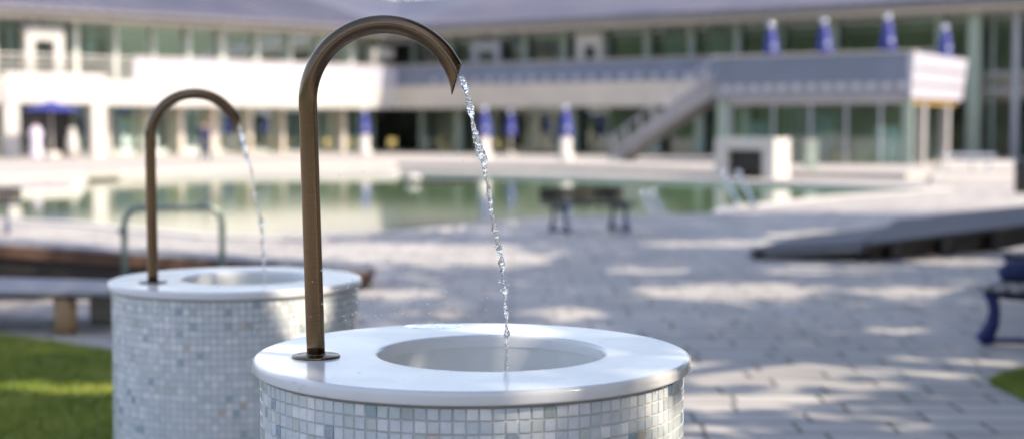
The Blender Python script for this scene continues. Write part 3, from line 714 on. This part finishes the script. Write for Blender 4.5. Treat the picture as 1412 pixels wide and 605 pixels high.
person('person in dark blue clothes walking along the sunlit far terrace', G(283, 225, .2), radians(160), M_NAVY, M_JEANS)
person('person in a long pale lilac robe standing under the open parasol', G(50, 220, .2), radians(200), M_PALECLOTH, M_PALECLOTH, robe=True)

# ------------------------------------------------------------------ pool fittings
def grab(label, pts, r_=.03, off=.45, ang=0, name='pool_ladder', group=None):
    base = pts[0]; r = thing(name, label, 'ladder', (base.x, base.y, 0), 0, group)
    for s_ in (0, 1):
        o_ = Vector((cos(ang), sin(ang), 0)) * off * s_
        q = [p_ - Vector((base.x, base.y, 0)) + o_ for p_ in pts]
        MB().tube(q, r_, 12).obj('rail', M_STEEL, r)
        MB().ball(q[0], r_ * 1.8, 16, 10).obj('ball_end', M_STEEL, r); MB().ball(q[-1], r_ * 1.8, 16, 10).obj('ball_end', M_STEEL, r)
    return r
grab('pale slanting steel pool rails behind the bench', [PD(886, 266, 27), PD(905, 300, 26.2)], .035, .18)
grab('shiny slanting steel pool rails in front of the white hut', [PD(1018, 239, 28.5), PD(1040, 282, 27.8)], .035, -.3)
hr = thing('steel_barrier', 'shiny steel rail frame on the pale steps at the right', 'railing', G(1335, 236, .3) + Vector((0, 0, 0)))
b0 = Vector(hr.location); D_ = b0.y
def rel(px, py): return PD(px, py, D_) - b0
MB().tube([rel(1303, 214), rel(1372, 214)], .05, 12).obj('top_rail', M_STEEL, hr)
MB().tube([rel(1320, 222), rel(1366, 222)], .03, 12).obj('mid_rail', M_STEEL, hr)
for a, b in ((1303, 1306), (1340, 1340), (1372, 1360)): MB().tube([rel(a, 214), Vector((rel(b, 236).x, 0, -.0))], .03, 10).obj('leg', M_STEEL, hr)
MB().ball(rel(1302, 214), .075, 16, 12).obj('ball_end', M_STEEL, hr)
p = G(570, 251, -.09); fl = thing('float', 'white round float drifting on the green pool water', 'float', p)
MB().ball((0, 0, .06), .28, 20, 12, sc=(1, 1, .7)).obj('shell', M_WHITE, fl); MB().lathe([(.285, .02), (.30, .05), (.285, .08)], 24).obj('band', M_PANEL, fl)
p = G(610, 252, -.09); tag(bevel(MB().box((-1.1, -.35, -.03), (1.1, .35, .10)).obj('raft', M_DARKWOOD, None, p), .03), 'low dark raft floating just right of the white float', 'raft')
p = G(1413, 266); bn = thing('litter_bin', 'dark litter bin cut off by the right picture edge', 'bin', p)
MB().lathe([(.0, .0), (.24, 0), (.27, .75), (.25, .8), (.0, .86)], 24).obj('body', M_BLACK, bn)

# U shaped rail behind the far fountain
Yr = 12.4
A_, B_ = PD(171, 300, Yr), PD(306, 302, Yr + .25)
rr = .15; ztop = PD(240, 287, Yr).z
pts = [Vector((A_.x, A_.y, 0)), Vector((A_.x, A_.y, ztop - rr))]
dv = (Vector((B_.x, B_.y, 0)) - Vector((A_.x, A_.y, 0))); ln = dv.length; dv.normalize()
for k in range(1, 9):
    w = pi / 2 * k / 8; pts.append(Vector((A_.x, A_.y, 0)) + dv * (rr - rr * cos(w)) + Vector((0, 0, ztop - rr + rr * sin(w))))
for k in range(0, 9):
    w = pi / 2 * k / 8; pts.append(Vector((A_.x, A_.y, 0)) + dv * (ln - rr + rr * sin(w)) + Vector((0, 0, ztop - rr + rr * cos(w))))
pts.append(Vector((B_.x, B_.y, 0)))
ur = thing('tube_rail', 'green grey tubular U shaped rail behind the far fountain', 'railing', (A_.x, A_.y, 0)); off = Vector((A_.x, A_.y, 0))
MB().tube([q - off for q in pts], .028, 14).obj('tube', M_RAILG, ur)
for q in (pts[0], pts[-1]): MB().lathe([(0, .004), (.07, .004), (.07, .014), (.03, .016)], 18, q - off).obj('flange', M_RAILG, ur)
MB().ball(Vector((-.03, -.0, PD(165, 318, Yr).z)), .03, 12, 8).obj('knob', M_RAILG, ur)

# ------------------------------------------------------------------ timber decks
def deck(label, quad, heights, th, side_mat, posts, group=None, slats=18, name='wave_deck', shade_strip=None, top=None):
    """quad: near-left, near-right, far-right, far-left ground points; heights of the top at each"""
    base = quad[0]; r = thing(name, label, 'deck', (base.x, base.y, 0), 0, group)
    P4 = [Vector((q.x - base.x, q.y - base.y, h_)) for q, h_ in zip(quad, heights)]
    def bl(u_, v_, dz=0): return P4[0].lerp(P4[1], u_).lerp(P4[3].lerp(P4[2], u_), v_) + Vector((0, 0, dz))
    mb = MB()
    for i in range(slats):
        v0, v1 = i / slats + .004, (i + 1) / slats - .006; 
        for a, b in [(k / 8, (k + 1) / 8) for k in range(8)]:
            mb.add([bl(a, v0), bl(b, v0), bl(b, v1), bl(a, v1), bl(a, v0, -.03), bl(b, v0, -.03), bl(b, v1, -.03), bl(a, v1, -.03)], [(0, 1, 2, 3), (7, 6, 5, 4), (0, 4, 5, 1), (2, 6, 7, 3)])
    mb.obj('deck_boards', top or M_DECKTOP, r)
    e = .02
    for (u0, v0, u1, v1) in ((0, -.0, 1, -.0), (1, 0, 1, 1), (1, 1, 0, 1), (0, 1, 0, 0)):
        a, b = bl(u0, v0), bl(u1, v1); d_ = (b - a); d_.z = 0; d_.normalize(); nn = Vector((d_.y, -d_.x, 0)) * .035
        c = [a + nn * .1 + Vector((0, 0, -th)), b + nn * .1 + Vector((0, 0, -th)), b + nn + Vector((0, 0, -th)), a + nn + Vector((0, 0, -th)),
             a + nn * .1 + Vector((0, 0, -.034)), b + nn * .1 + Vector((0, 0, -.034)), b + nn + Vector((0, 0, -.034)), a + nn + Vector((0, 0, -.034))]
        MB().hexa(c).obj('fascia', side_mat, r)
    if shade_strip:  # dark strip stands in for the shade under the deck
        a, b = bl(shade_strip[0], .03), bl(shade_strip[1], .03); d_ = Vector((0, .03, 0))
        MB().hexa([Vector((a.x, a.y, .004)), Vector((b.x, b.y, .004)), Vector((b.x, b.y, .004)) + d_, Vector((a.x, a.y, .004)) + d_, a - Vector((0, 0, .04)), b - Vector((0, 0, .04)), b + d_ - Vector((0, 0, .04)), a + d_ - Vector((0, 0, .04))]).obj('deck_shade_strip', M_DARKWOOD, r)
    for u_, v_, w_, m_, rnd_ in posts:
        q = bl(u_, v_)
        if rnd_: MB().lathe([(0, 0), (w_, 0), (w_ * 1.04, q.z * .3), (w_ * 1.0, q.z - .05), (0, q.z - .05)], 20, (q.x, q.y, 0)).obj('log_post', m_, r)
        else: MB().box((q.x - w_, q.y - w_, 0), (q.x + w_, q.y + w_, q.z - .04)).obj('post', m_, r)
    return r
def gd(px, Y): p_ = PD(px, 300, Y); return Vector((p_.x, p_.y, 0))
gw = 'weathered timber lounging decks on the plaza'
deck('long brown sided timber deck behind the far fountain, rising towards the left', [gd(-330, 12.9), gd(506, 14.2), gd(511, 14.8), gd(-330, 13.5)],
     [.74, .19, .19, .74], .14, M_DECKSIDE, [(u_, v_, .05, M_DARKWOOD, False) for u_ in (.2, .45, .7, .9, .97) for v_ in (.1, .5, .9)], gw, shade_strip=(.0, .99))
deck('low weathered timber step on round log posts above the lawn, left edge', [gd(-330, 11.1), gd(186, 11.0), gd(200, 11.8), gd(-330, 12.7)],
     [.335, .335, .335, .335], .05, M_DARKWOOD, [(.81, .05, .085, M_LOG, True), (.56, .12, .085, M_LOG, True), (.2, .05, .085, M_LOG, True), (.8, .9, .085, M_DARKWOOD, True), (.4, .9, .085, M_DARKWOOD, True)], gw, 12)
p = gd(148, 11.9); tag(bevel(MB().box((-.14, -.1, .0), (.14, .1, .22)).obj('storage_box', M_COPE, None, Vector((p.x, p.y, 0.001))), .02), 'pale box tucked under the timber step beside the far fountain', 'box')
deck('low timber deck over a black shade strip, rising to the right edge of the picture', [gd(1192, 17.05), gd(1500, 19.9), gd(1560, 25.0), gd(1236, 21.5)],
     [.22, .38, .44, .25], .05, M_DARKWOOD, [(u_, .0, .06, pm('grey_post', (.07, .062, .055), .8), False) for u_ in (.12, .33, .55, .8)], gw, 22, shade_strip=(.01, 1), top=M_DECKDARK)
deck('short sloping timber ramp leading up to the low deck on the right', [gd(1036, 17.5), gd(1188, 17.15), gd(1226, 20.0), gd(1092, 19.4)],
     [.12, .215, .24, .13], .09, M_DECKTOP, [(.08, .02, .09, M_DARKWOOD, False), (.5, .5, .05, M_DARKWOOD, False)], gw, 12, shade_strip=(.05, .98), top=M_DECKDARK)

# ------------------------------------------------------------------ benches
def bench(label, loc, rz, L_, slat, back=True, nseat=5, group='blue iron park benches'):
    r = thing('park_bench', label, 'bench', loc, rz, group)
    for x in (-L_ / 2 + .22, L_ / 2 - .22):
        MB().tube([(x, -.30, .02), (x, -.255, .07), (x, -.215, .16), (x, -.20, .26), (x, -.215, .34), (x, -.26, .405)], [.05, .055, .045, .036, .038, .04], 10, flat=(.55, 1.2)).obj('front_leg', M_BLUEIRON, r)
        q = [(x, .30, .02), (x, .255, .07), (x, .215, .16), (x, .20, .26), (x, .215, .34), (x, .26, .405)]; w = [.05, .055, .045, .036, .038, .04]
        if back: q += [(x, .275, .50), (x, .315, .68)]; w += [.035, .028]
        MB().tube(q, w, 10, flat=(.55, 1.2)).obj('rear_leg', M_BLUEIRON, r)
        MB().tube([(x, -.255, .40), (x, -.1, .375), (x, .1, .375), (x, .255, .40)], .03, 8, flat=(.5, 1)).obj('seat_bracket', M_BLUEIRON, r)
        MB().tube([(x, -.26, .03), (x, 0, .05), (x, .26, .03)], .024, 8, flat=(.5, 1)).obj('foot_brace', M_BLUEIRON, r)
    for i in range(nseat):
        y = -.29 + i * .117
        bevel(MB().box((-L_ / 2, y, .425), (L_ / 2, y + .09, .46)).obj('seat_slat', slat, r), .008)
    if back:
        for i in range(2):
            z = .48 + i * .11; y = .235 + (z - .5) * .22
            bevel(MB().box((-L_ / 2, y, z), (L_ / 2, y + .035, z + .10)).obj('backrest_slat', slat, r), .008)
    return r
p = G(812, 321); bench('blue bench with dark slats at the edge of the green pool', Vector((p.x + .02, p.y + .2, 0)), radians(26), 1.5, M_DARKSLAT)
dl = Vector((.59, .81, 0)).normalized(); dw = Vector((.81, -.59, 0)).normalized()
b1 = G(1352, 474); Lb = 1.9; c1 = b1 + dw * .30 + dl * (Lb / 2 - .22)
bench('nearest blue iron bench at the right edge, a navy bag lying on it', c1, atan2(dl.y, dl.x), Lb, M_SLAT, back=False)
b2 = G(1380, 409); c2 = b2 + dw * .30 + dl * (Lb / 2 - .22)
bench('second blue iron bench, behind the nearest one at the right edge', c2, atan2(dl.y, dl.x), Lb, M_SLAT, back=False)
bb = G(1404, 386, .461)
bag = thing('shoulder_bag', 'dark navy bag lying on the nearest blue bench', 'bag', (bb.x, bb.y, .461), atan2(dl.y, dl.x))
mb = MB(); V = []; nb = 28
for i, (rx_, z) in enumerate(((.0, .0), (.20, .0), (.25, .03), (.27, .09), (.25, .15), (.20, .185), (.08, .20), (0, .20))):
    for k in range(nb):
        w = 2 * pi * k / nb; ex = .6
        cx_ = abs(cos(w)) ** ex * (1 if cos(w) > 0 else -1); sy_ = abs(sin(w)) ** ex * (1 if sin(w) > 0 else -1)
        q = 1 + .10 * noise.noise(Vector((cos(w) * 2, sin(w) * 2, z * 14)))
        V.append((rx_ * cx_ * q, rx_ * .62 * sy_ * q, z * (1 + .12 * noise.noise(Vector((cos(w), sin(w), 4))))))
mb.add(V, [(i * nb + k, i * nb + (k + 1) % nb, (i + 1) * nb + (k + 1) % nb, (i + 1) * nb + k) for i in range(7) for k in range(nb)], 0, True)
mb.obj('pouch', M_NAVY, bag); bag.scale = (.72, .72, .72)
MB().tube([(-.2, 0, .17), (-.17, .02, .24), (-.05, .03, .27), (.08, .02, .25), (.18, 0, .17)], .012, 8).obj('strap', M_BLACK, bag)
p = G(-16, 321); bench('blue bench cut off by the left picture edge, by the pool', Vector((p.x, p.y, 0)), radians(20), 1.0, M_DARKSLAT)

# ------------------------------------------------------------------ the drinking fountains
RT, RD, TH = .507, .491, .030       # top radius, drum radius, slab thickness
def make_fountain(label, loc, rz, lean, seed):
    r = thing('drinking_fountain', label, 'fountain', loc, rz, 'round mosaic drinking fountains'); zt = TOPZ = loc_top[seed]
    R = random.Random(seed)
    # basin top: annulus with off-centre hole, bullnose outside, eased inside
    n_ = 160; hc = Vector((.044, .01, 0)); hr_ = .265; rings = []
    prof = [(RT - .020, -TH), (RT - .008, -TH), (RT - .003, -TH + .001), (RT - .0008, -TH + .003), (RT, -TH + .006), (RT, -.0125), (RT, -.0085), (RT - .001, -.0055), (RT - .003, -.0026), (RT - .006, -.0008), (RT - .009, 0), (RT - .012, 0), (RT - .05, 0)]
    for q, z in prof: rings.append([(q * cos(2 * pi * k / n_), q * sin(2 * pi * k / n_), zt + z) for k in range(n_)])
    iprof = [(hr_ + .03, 0), (hr_ + .009, 0), (hr_ + .006, -.0004), (hr_ + .002, -.0025), (hr_, -.007), (hr_, -TH)]
    for q, z in iprof: rings.append([(hc.x + q * cos(2 * pi * k / n_), hc.y + q * sin(2 * pi * k / n_), zt + z) for k in range(n_)])
    mb = MB(); vs_ = [p_ for g_ in rings for p_ in g_]
    mb.add(vs_, [(i * n_ + k, i * n_ + (k + 1) % n_, (i + 1) * n_ + (k + 1) % n_, (i + 1) * n_ + k) for i in range(len(rings) - 1) for k in range(n_)], 0, True)
    top = mb.obj('basin_rim', M_QUARTZ, r)
    mb = MB(); mb.lathe([(hr_ + .001, zt - TH + .001), (hr_ - .001, zt - .14), (hr_ - .006, zt - .165), (hr_ - .03, zt - .20), (hr_ - .09, zt - .225), (.05, zt - .237), (.03, zt - .239)], 96, (hc.x, hc.y, 0))
    bowl = mb.obj('basin_bowl', M_BOWL, r)
    MB().lathe([(.0, zt - .232), (.034, zt - .232), (.04, zt - .236), (.04, zt - .247)], 32, (hc.x, hc.y, 0)).obj('drain', M_STEEL, bowl)
    # drum core (grout) and mosaic tiles, every tile modelled
    MB().lathe([(RD - .003, .0), (RD - .003, zt - TH - .004), (RD - .05, zt - TH - .001)], 160).obj('drum', M_GROUT, r)
    MB().lathe([(RD + .001, zt - TH - .0045), (RD + .0035, zt - TH - .002), (RD + .004, zt - TH)], 160).obj('sealant_joint', pm('sealant', (.33, .30, .26), .6), r)
    NT = 116; ph = .0272; gap = .0013; rows = int((zt - TH - .006) / ph)
    V = []; Fc = []; UV = []
    for j in range(rows):
        z1 = zt - TH - .0065 - j * ph; z0 = z1 - ph + gap * 2
        for i in range(NT):
            a0 = 2 * pi * i / NT + gap / RD; a1 = 2 * pi * (i + 1) / NT - gap / RD
            tl, tz = R.gauss(0, .0004), R.gauss(0, .0004); o_ = len(V); be = .0011; bea = be / RD
            jt = R.gauss(0, .0003) / RD; a0 += jt; a1 += jt
            for (aa, zz, rr_) in ((a0, z0, RD - .0032), (a1, z0, RD - .0032), (a1, z1, RD - .0032), (a0, z1, RD - .0032),
                                  (a0 + bea, z0 + be, RD - tl - tz), (a1 - bea, z0 + be, RD + tl - tz), (a1 - bea, z1 - be, RD + tl + tz), (a0 + bea, z1 - be, RD - tl + tz)):
                V.append((rr_ * cos(aa), rr_ * sin(aa), zz))
            fl_ = [(4, 5, 6, 7), (0, 1, 5, 4), (1, 2, 6, 5), (2, 3, 7, 6), (3, 0, 4, 7)]
            for f_ in fl_: Fc.append([o_ + k for k in f_]); UV += [(i * 1.37 + .11 + seed, j * 2.71 + .07)] * 4
    me = bpy.data.meshes.new('mosaic_tiles'); me.from_pydata(V, [], Fc); uvl = me.uv_layers.new(name='UVMap')
    uvl.data.foreach_set('uv', [c for p_ in UV for c in p_]); me.materials.append(M_TILE)
    o = bpy.data.objects.new('mosaic_tiles', me); COL.objects.link(o); o.parent = r
    # spout: leaning swan-neck pipe with slant-cut mouth
    sx, sy = (-.357, -.07) if seed == 1 else (-.330, -.07); pr = .0209; AR = .1735; hs = .572 if seed == 1 else .563
    pts = [Vector((0, 0, .002 + hs * k / 24)) for k in range(25)]
    for k in range(1, 61):
        w = radians(197) * k / 60; pts.append(Vector((AR - AR * cos(w), 0, hs + .002 + AR * sin(w))))
    mb = MB(); mb.tube(pts, pr, 40, cap=False); sp = mb.obj('spout', M_BRONZE, r)
    bm = bmesh.new(); bm.from_mesh(sp.data)
    nrm = Vector((.94, 0, -.34)).normalized(); cp = Vector((AR + AR * sin(radians(74)) - .012 + .012, 0, hs + AR * cos(radians(74))))
    cp = Vector((AR + .181, 0, hs + .094))
    geom = [g_ for g_ in bm.verts if g_.co.x > AR] ; 
    bmesh.ops.bisect_plane(bm, geom=bm.verts[:] + bm.edges[:] + bm.faces[:], plane_co=cp, plane_no=nrm, clear_outer=True)
    bm.to_mesh(sp.data); bm.free()
    so = sp.modifiers.new('wall', 'SOLIDIFY'); so.thickness = .0022; so.offset = -1
    sp.location = (sx, sy, zt + .004); sp.rotation_euler = (0, -lean, 0)
    MB().lathe([(pr - .001, 0.0092), (pr + .001, .0092), (pr + .0025, .0062), (pr + .004, .0055), (.053, .005), (.055, .0038), (.055, .001)], 64, (0, 0, 0)).obj('flange', M_BRONZE, r, (sx, sy, zt))
    return r
loc_top = {1: 1.080, 2: .996}
f1 = make_fountain('nearest round mosaic fountain with white rim and bronze spout, in sharp focus', (-.092, 3.30, 0), 0, radians(1.35), 1)
f2 = make_fountain('further round mosaic fountain, slightly blurred, beside the lawn', (-1.12, 5.75, 0), radians(15), radians(.2), 2)

# ------------------------------------------------------------------ running water
jet_px = [(633, 104), (638, 109), (642.5, 124), (647, 145), (651.5, 165), (655, 184), (661, 203), (666.5, 221), (668.5, 240), (673.5, 261), (675, 280), (679.5, 298), (684.5, 320), (689.5, 343), (691.5, 358), (693.5, 380), (695, 402), (696.5, 424), (697.5, 446), (698, 470), (697.5, 492), (697.5, 520)]
def catmull(P_, m):
    out = []
    for i in range(len(P_) - 1):
        p0, p1, p2, p3 = P_[max(i - 1, 0)], P_[i], P_[i + 1], P_[min(i + 2, len(P_) - 1)]
        for k in range(m):
            t = k / m; out.append(.5 * ((2 * p1) + (-p0 + p2) * t + (2 * p0 - 5 * p1 + 4 * p2 - p3) * t * t + (-p0 + 3 * p1 - 3 * p2 + p3) * t ** 3))
    out.append(P_[-1]); return out
jetw = [PD(x, y, 3.232) for x, y in jet_px]
jet_local = [p_ - Vector((-.092, 3.30, 0)) for p_ in jetw]
def stream(label, loc, rz, local, seed, dz=0, scale=1.0, zend=None):
    path = catmull(local, 26); N = len(path); root = thing('water_jet', label, 'water jet', loc, rz)
    # segment breaks towards the bottom make it pinch into drops
    V = []; Fc = []; n_ = 26
    sd_ = seed * 13.7
    for i, p_ in enumerate(path):
        f = i / (N - 1)
        base = .0070 * (1 - f) ** .6 + .0017
        if f < .1: base *= .55 + 4.5 * f
        pinch = .80 + .60 * noise.noise(Vector((f * 24, sd_, 0))) + .14 * noise.noise(Vector((f * 90, sd_, 3)))
        if f > .60: pinch = max(.10, pinch * (.55 + .9 * abs(sin((f - .6) * 46 + .8))))
        rr_ = base * max(pinch, .15)
        cx_ = .0030 * noise.noise(Vector((f * 22, sd_, 7))) * (f + .15) * 1.6; cy_ = .003 * noise.noise(Vector((f * 22, sd_, 9)))
        for k in range(n_):
            w = 2 * pi * k / n_
            q = rr_ * (1 + .55 * noise.noise(Vector((cos(w) * 1.1 + f * 20, sin(w) * 1.1, f * 45 + sd_))) + .42 * noise.noise(Vector((cos(w) * 2.6, sin(w) * 2.6, f * 150 + sd_))))
            V.append((p_.x + cx_ + q * cos(w), p_.y + cy_ + q * sin(w), p_.z + dz + .0025 * noise.noise(Vector((cos(w) * 2, sin(w) * 2, f * 150)))))
    mb = MB(); mb.add(V, [(i * n_ + (k + 1) % n_, i * n_ + k, (i + 1) * n_ + k, (i + 1) * n_ + (k + 1) % n_) for i in range(N - 1) for k in range(n_)], 0, True)
    mb.add(V[:n_], [list(range(n_))], 0, True); mb.add(V[-n_:], [list(range(n_))[::-1]], 0, True)
    s_ = mb.obj('stream', M_WATER, root)
    R = random.Random(seed)
    for i in range(26):                       # beads riding on and beside the jet
        f = R.uniform(.12, .98); p_ = path[int(f * (N - 1))]; q = R.uniform(.0011, .0029)
        MB().ball((p_.x + R.gauss(0, .0035 + .003 * f), p_.y + R.gauss(0, .004), p_.z + dz), q, 12, 8, sc=(1, 1, R.uniform(1, 1.5))).obj('bead', M_WATER, root)
    return root
stream('clear broken water jet falling from the near bronze spout', (-.092, 3.30, 0), 0, jet_local, 1)
stream('blurred water jet falling from the far bronze spout', (-1.12, 5.75, 0), radians(15), [p_ + Vector((.027 + .013 * (p_.z - 1.08), 0, 0)) for p_ in jet_local], 2, dz=-.101)

# splash droplets in the air and beads hanging from the rim
R = random.Random(5); mb = MB()
for i in range(420):
    px, py = (R.gauss(600, 190), R.uniform(215, 545)) if R.random() < .55 else (R.gauss(500, 60), R.uniform(360, 450))
    Y = R.gauss(3.35, .28); 
    p_ = PD(px, py, Y)
    dx, dy = p_.x + .092, p_.y - 3.3
    if p_.z < 1.1 and dx * dx + dy * dy < .53 ** 2: continue
    q = R.choice((.0006, .0008, .0011, .0015)); mb.ball(p_, q, 8, 6)
for i in range(70):
    a = R.choice((R.gauss(pi, .16), R.gauss(-.02, .16), R.uniform(pi, 2 * pi))); q = R.uniform(.001, .0028)
    mb.ball((-.092 + (RT + .0008) * cos(a), 3.30 + (RT + .0008) * sin(a), 1.08 - R.uniform(.006, .03)), q, 10, 8, sc=(1, 1, 1.2))
for i in range(55):
    a = R.uniform(0, 2 * pi); rr_ = R.uniform(.33, .50); x, y = rr_ * cos(a), rr_ * sin(a)
    if (x - .044) ** 2 + (y - .01) ** 2 < .285 ** 2: continue
    q = R.uniform(.0007, .0018); mb.ball((-.092 + x, 3.30 + y, 1.0802), q, 10, 6, sc=(1.3, 1.3, .45))
o = mb.obj('water_droplets', M_WATER); kind(o, 'stuff'); tag(o, 'fine splash droplets in the air and beads on the near fountain rim', 'water drops')
# wet patch on the rim behind the basin
def puddle(label, cx, cy, rx, ry, seed, zt):
    n_, m_ = 90, 22; V = []
    for j in range(m_ + 1):
        f = j / m_
        for k in range(n_):
            w = 2 * pi * k / n_; q = 1 + .25 * noise.noise(Vector((cos(w) * 1.5, sin(w) * 1.5, seed))) + .12 * noise.noise(Vector((cos(w) * 5, sin(w) * 5, seed)))
            h_ = .0018 * (1 - f ** 6) * (1 + 1.1 * noise.noise(Vector((f * cos(w) * 8, f * sin(w) * 4, seed))))
            V.append((cx + rx * q * f * cos(w), cy + ry * q * f * sin(w), zt + .0003 + h_))
    mb = MB(); mb.add(V, [(j * n_ + k, j * n_ + (k + 1) % n_, (j + 1) * n_ + (k + 1) % n_, (j + 1) * n_ + k) for j in range(m_) for k in range(n_)], 0, True)
    tag(mb.obj('puddle', M_WATER), label, 'puddle')
puddle('thin puddle on the white rim behind the basin of the near fountain', -.205, 3.74, .085, .045, 3.1, 1.08)

# ------------------------------------------------------------------ trees
def inell(px, py, E):
    for cx, cy, a, b in E:
        if ((px - cx) / a) ** 2 + ((py - cy) / b) ** 2 < 1.15 + 1.0 * noise.noise(Vector((px / 38, py / 7, 2.2))): return True
    return False
LIT = [(625, 354, 130, 17), (1010, 402, 125, 12), (790, 431, 68, 10), (1130, 322, 110, 5), (1180, 372, 130, 6), (1320, 362, 80, 5), (1235, 455, 60, 5),
       (1170, 507, 275, 15), (1290, 512, 130, 9), (1040, 524, 100, 9), (1000, 553, 120, 11), (1290, 402, 110, 7), (1000, 336, 120, 4), (1120, 548, 110, 7), (1010, 590, 80, 7), (1210, 575, 90, 4), (1180, 530, 90, 6),
       (108, 545, 75, 10), (40, 536, 50, 5), (70, 490, 40, 4), (1390, 470, 30, 6), (900, 372, 60, 5), (560, 405, 70, 5), (590, 432, 60, 4)]
SPOT = [(-.45, 3.22, 1.22, .09, .2), (-1.19, 5.27, .93, .13, .10), (-.735, 5.3, .60, .20, .34), (-1.0, 5.25, .78, .13, .16), (-.85, 5.28, .3, .3, .2), (-.85, 5.3, .8, .22, .30), (-.80, 5.3, .45, .20, .22), (-1.0, 5.3, .95, .12, .1), (-.43, 2.98, 1.08, .10, .10), (-.62, 5.8, 1.0, .22, .12)]
ct = 1 / tan(SUN_EL)
def gap(x, y, z):                         # leaves left out so sun patches land at chosen spots
    sx, sy = x - SUN_H.x * z * ct, y - SUN_H.y * z * ct
    px, py = to_px((sx, sy, 0))
    if sy > 3 and (py < 294 or (px < 640 and py < 346 + .02 * max(px, 0) and (px < 390 or py > 338))): return True
    if sy > 3 and inell(px, py, LIT): return True
    for X, Y, Z, a, b in SPOT:
        qx, qy = x - SUN_H.x * (z - Z) * ct, y - SUN_H.y * (z - Z) * ct
        if ((qx - X) / a) ** 2 + ((qy - Y) / b) ** 2 < 1: return True
    return False
def tree(label, loc, h, cr, seed, nleaf=4700, size=.26, shade=True, group=None, zc=None):
    R = random.Random(seed); r = thing('linden_tree', label, 'tree', (loc[0], loc[1], 0), 0, group)
    zb = h * .42; zc = zc or h * .72
    mb = MB(); path = [Vector((R.gauss(0, .06) * k, R.gauss(0, .06) * k, zb * k / 4)) for k in range(5)]
    mb.tube([Vector((0, 0, -.05))] + path[1:], [.34, .27, .24, .22, .19], 12)
    top = path[-1]; tips = []
    for i in range(9):
        a = 2 * pi * i / 9 + R.uniform(-.3, .3); L_ = cr * R.uniform(.6, .9); e = top + Vector((cos(a) * L_, sin(a) * L_, R.uniform(.15, .8) * (h - zb)))
        m_ = top.lerp(e, .5) + Vector((0, 0, -.3)); mb.tube([top - Vector((0, 0, .2)), m_, e], [.12, .07, .025], 7); tips.append(e)
        for q in range(2):
            e2 = m_ + Vector((R.gauss(0, 1.2), R.gauss(0, 1.2), R.uniform(.5, 2))); mb.tube([m_, e2], [.05, .015], 6); tips.append(e2)
    mb.obj('trunk', M_BARK, r)
    cl = [(e, R.uniform(1.0, 1.7)) for e in tips]
    for i in range(16):
        a = R.uniform(0, 2 * pi); q = cr * sqrt(R.random()) * .9; cl.append((Vector((cos(a) * q, sin(a) * q, zc + R.uniform(-.24, .24) * h)), R.uniform(1.1, 1.9)))
    V = []; Fc = []
    for i in range(nleaf):
        c_, rad = cl[R.randrange(len(cl))]
        d = Vector((R.gauss(0, 1), R.gauss(0, 1), R.gauss(0, .75))); d = d.normalized() * rad * R.random() ** .45
        p_ = c_ + d
        if p_.z < zb * .9: continue
        if shade and gap(p_.x + loc[0], p_.y + loc[1], p_.z): continue
        a = Vector((R.gauss(0, 1), R.gauss(0, 1), R.gauss(0, .5))).normalized(); b = a.cross(Vector((R.gauss(0, 1), R.gauss(0, 1), R.gauss(0, 1)))).normalized()
        s_ = size * R.uniform(.7, 1.3); o_ = len(V)
        V += [tuple(p_ - a * s_ * .5), tuple(p_ + b * s_ * .38), tuple(p_ + a * s_ * .55), tuple(p_ - b * s_ * .38)]; Fc.append((o_, o_ + 1, o_ + 2, o_ + 3))
    me = bpy.data.meshes.new('crown'); me.from_pydata(V, [], Fc); me.materials.append(M_LEAF); o = bpy.data.objects.new('crown', me); COL.objects.link(o); o.parent = r
    return r
gt = 'linden trees shading the plaza'

spots = [(6.0, -7.5), (11.5, -10), (8.0, -2.6), (13.6, -4.6), (19.5, -7), (4.6, 2.8), (10.2, 3.2), (16.2, .8), (22, -1.5), (7.2, 7.6), (13.2, 8.2), (19, 6), (25, 4), (10.2, 13.0), (16.2, 13.4), (22, 11.5), (28, 9.5), (9.3, 18.2), (14.5, 18.6), (11.8, 23.2), (17.5, 23.0), (23.5, 22), (21, 17.6), (27.5, 16)]
for i, (x, y) in enumerate(spots):
    tree('leafy linden tree shading the plaza, outside the picture to the right', (x, y), 10.5 + (i * 37 % 5) * .4, 3.9, 100 + i, group=gt)
# trees rising behind the bath house roofs
gb = 'trees behind the bath house roofs'
for i, (px, Y, h, lab) in enumerate(((600, 118, 14.5, 'tree whose top shows just above the roof valley'), (640, 124, 15, 'tree showing above the ridge right of the roof valley'), (560, 122, 14, 'tree showing above the left roof near the near spout'),
                                     (690, 120, 14, 'tree behind the shaded wing, partly hidden by its roof'), (505, 122, 14, 'tree behind the sunlit wing, left of the near spout arch'))):
    p = PD(px, 100, Y); tree(lab, (p.x, p.y), h, 4.2, 300 + i, nleaf=2600, size=.5, shade=False, group=gb)
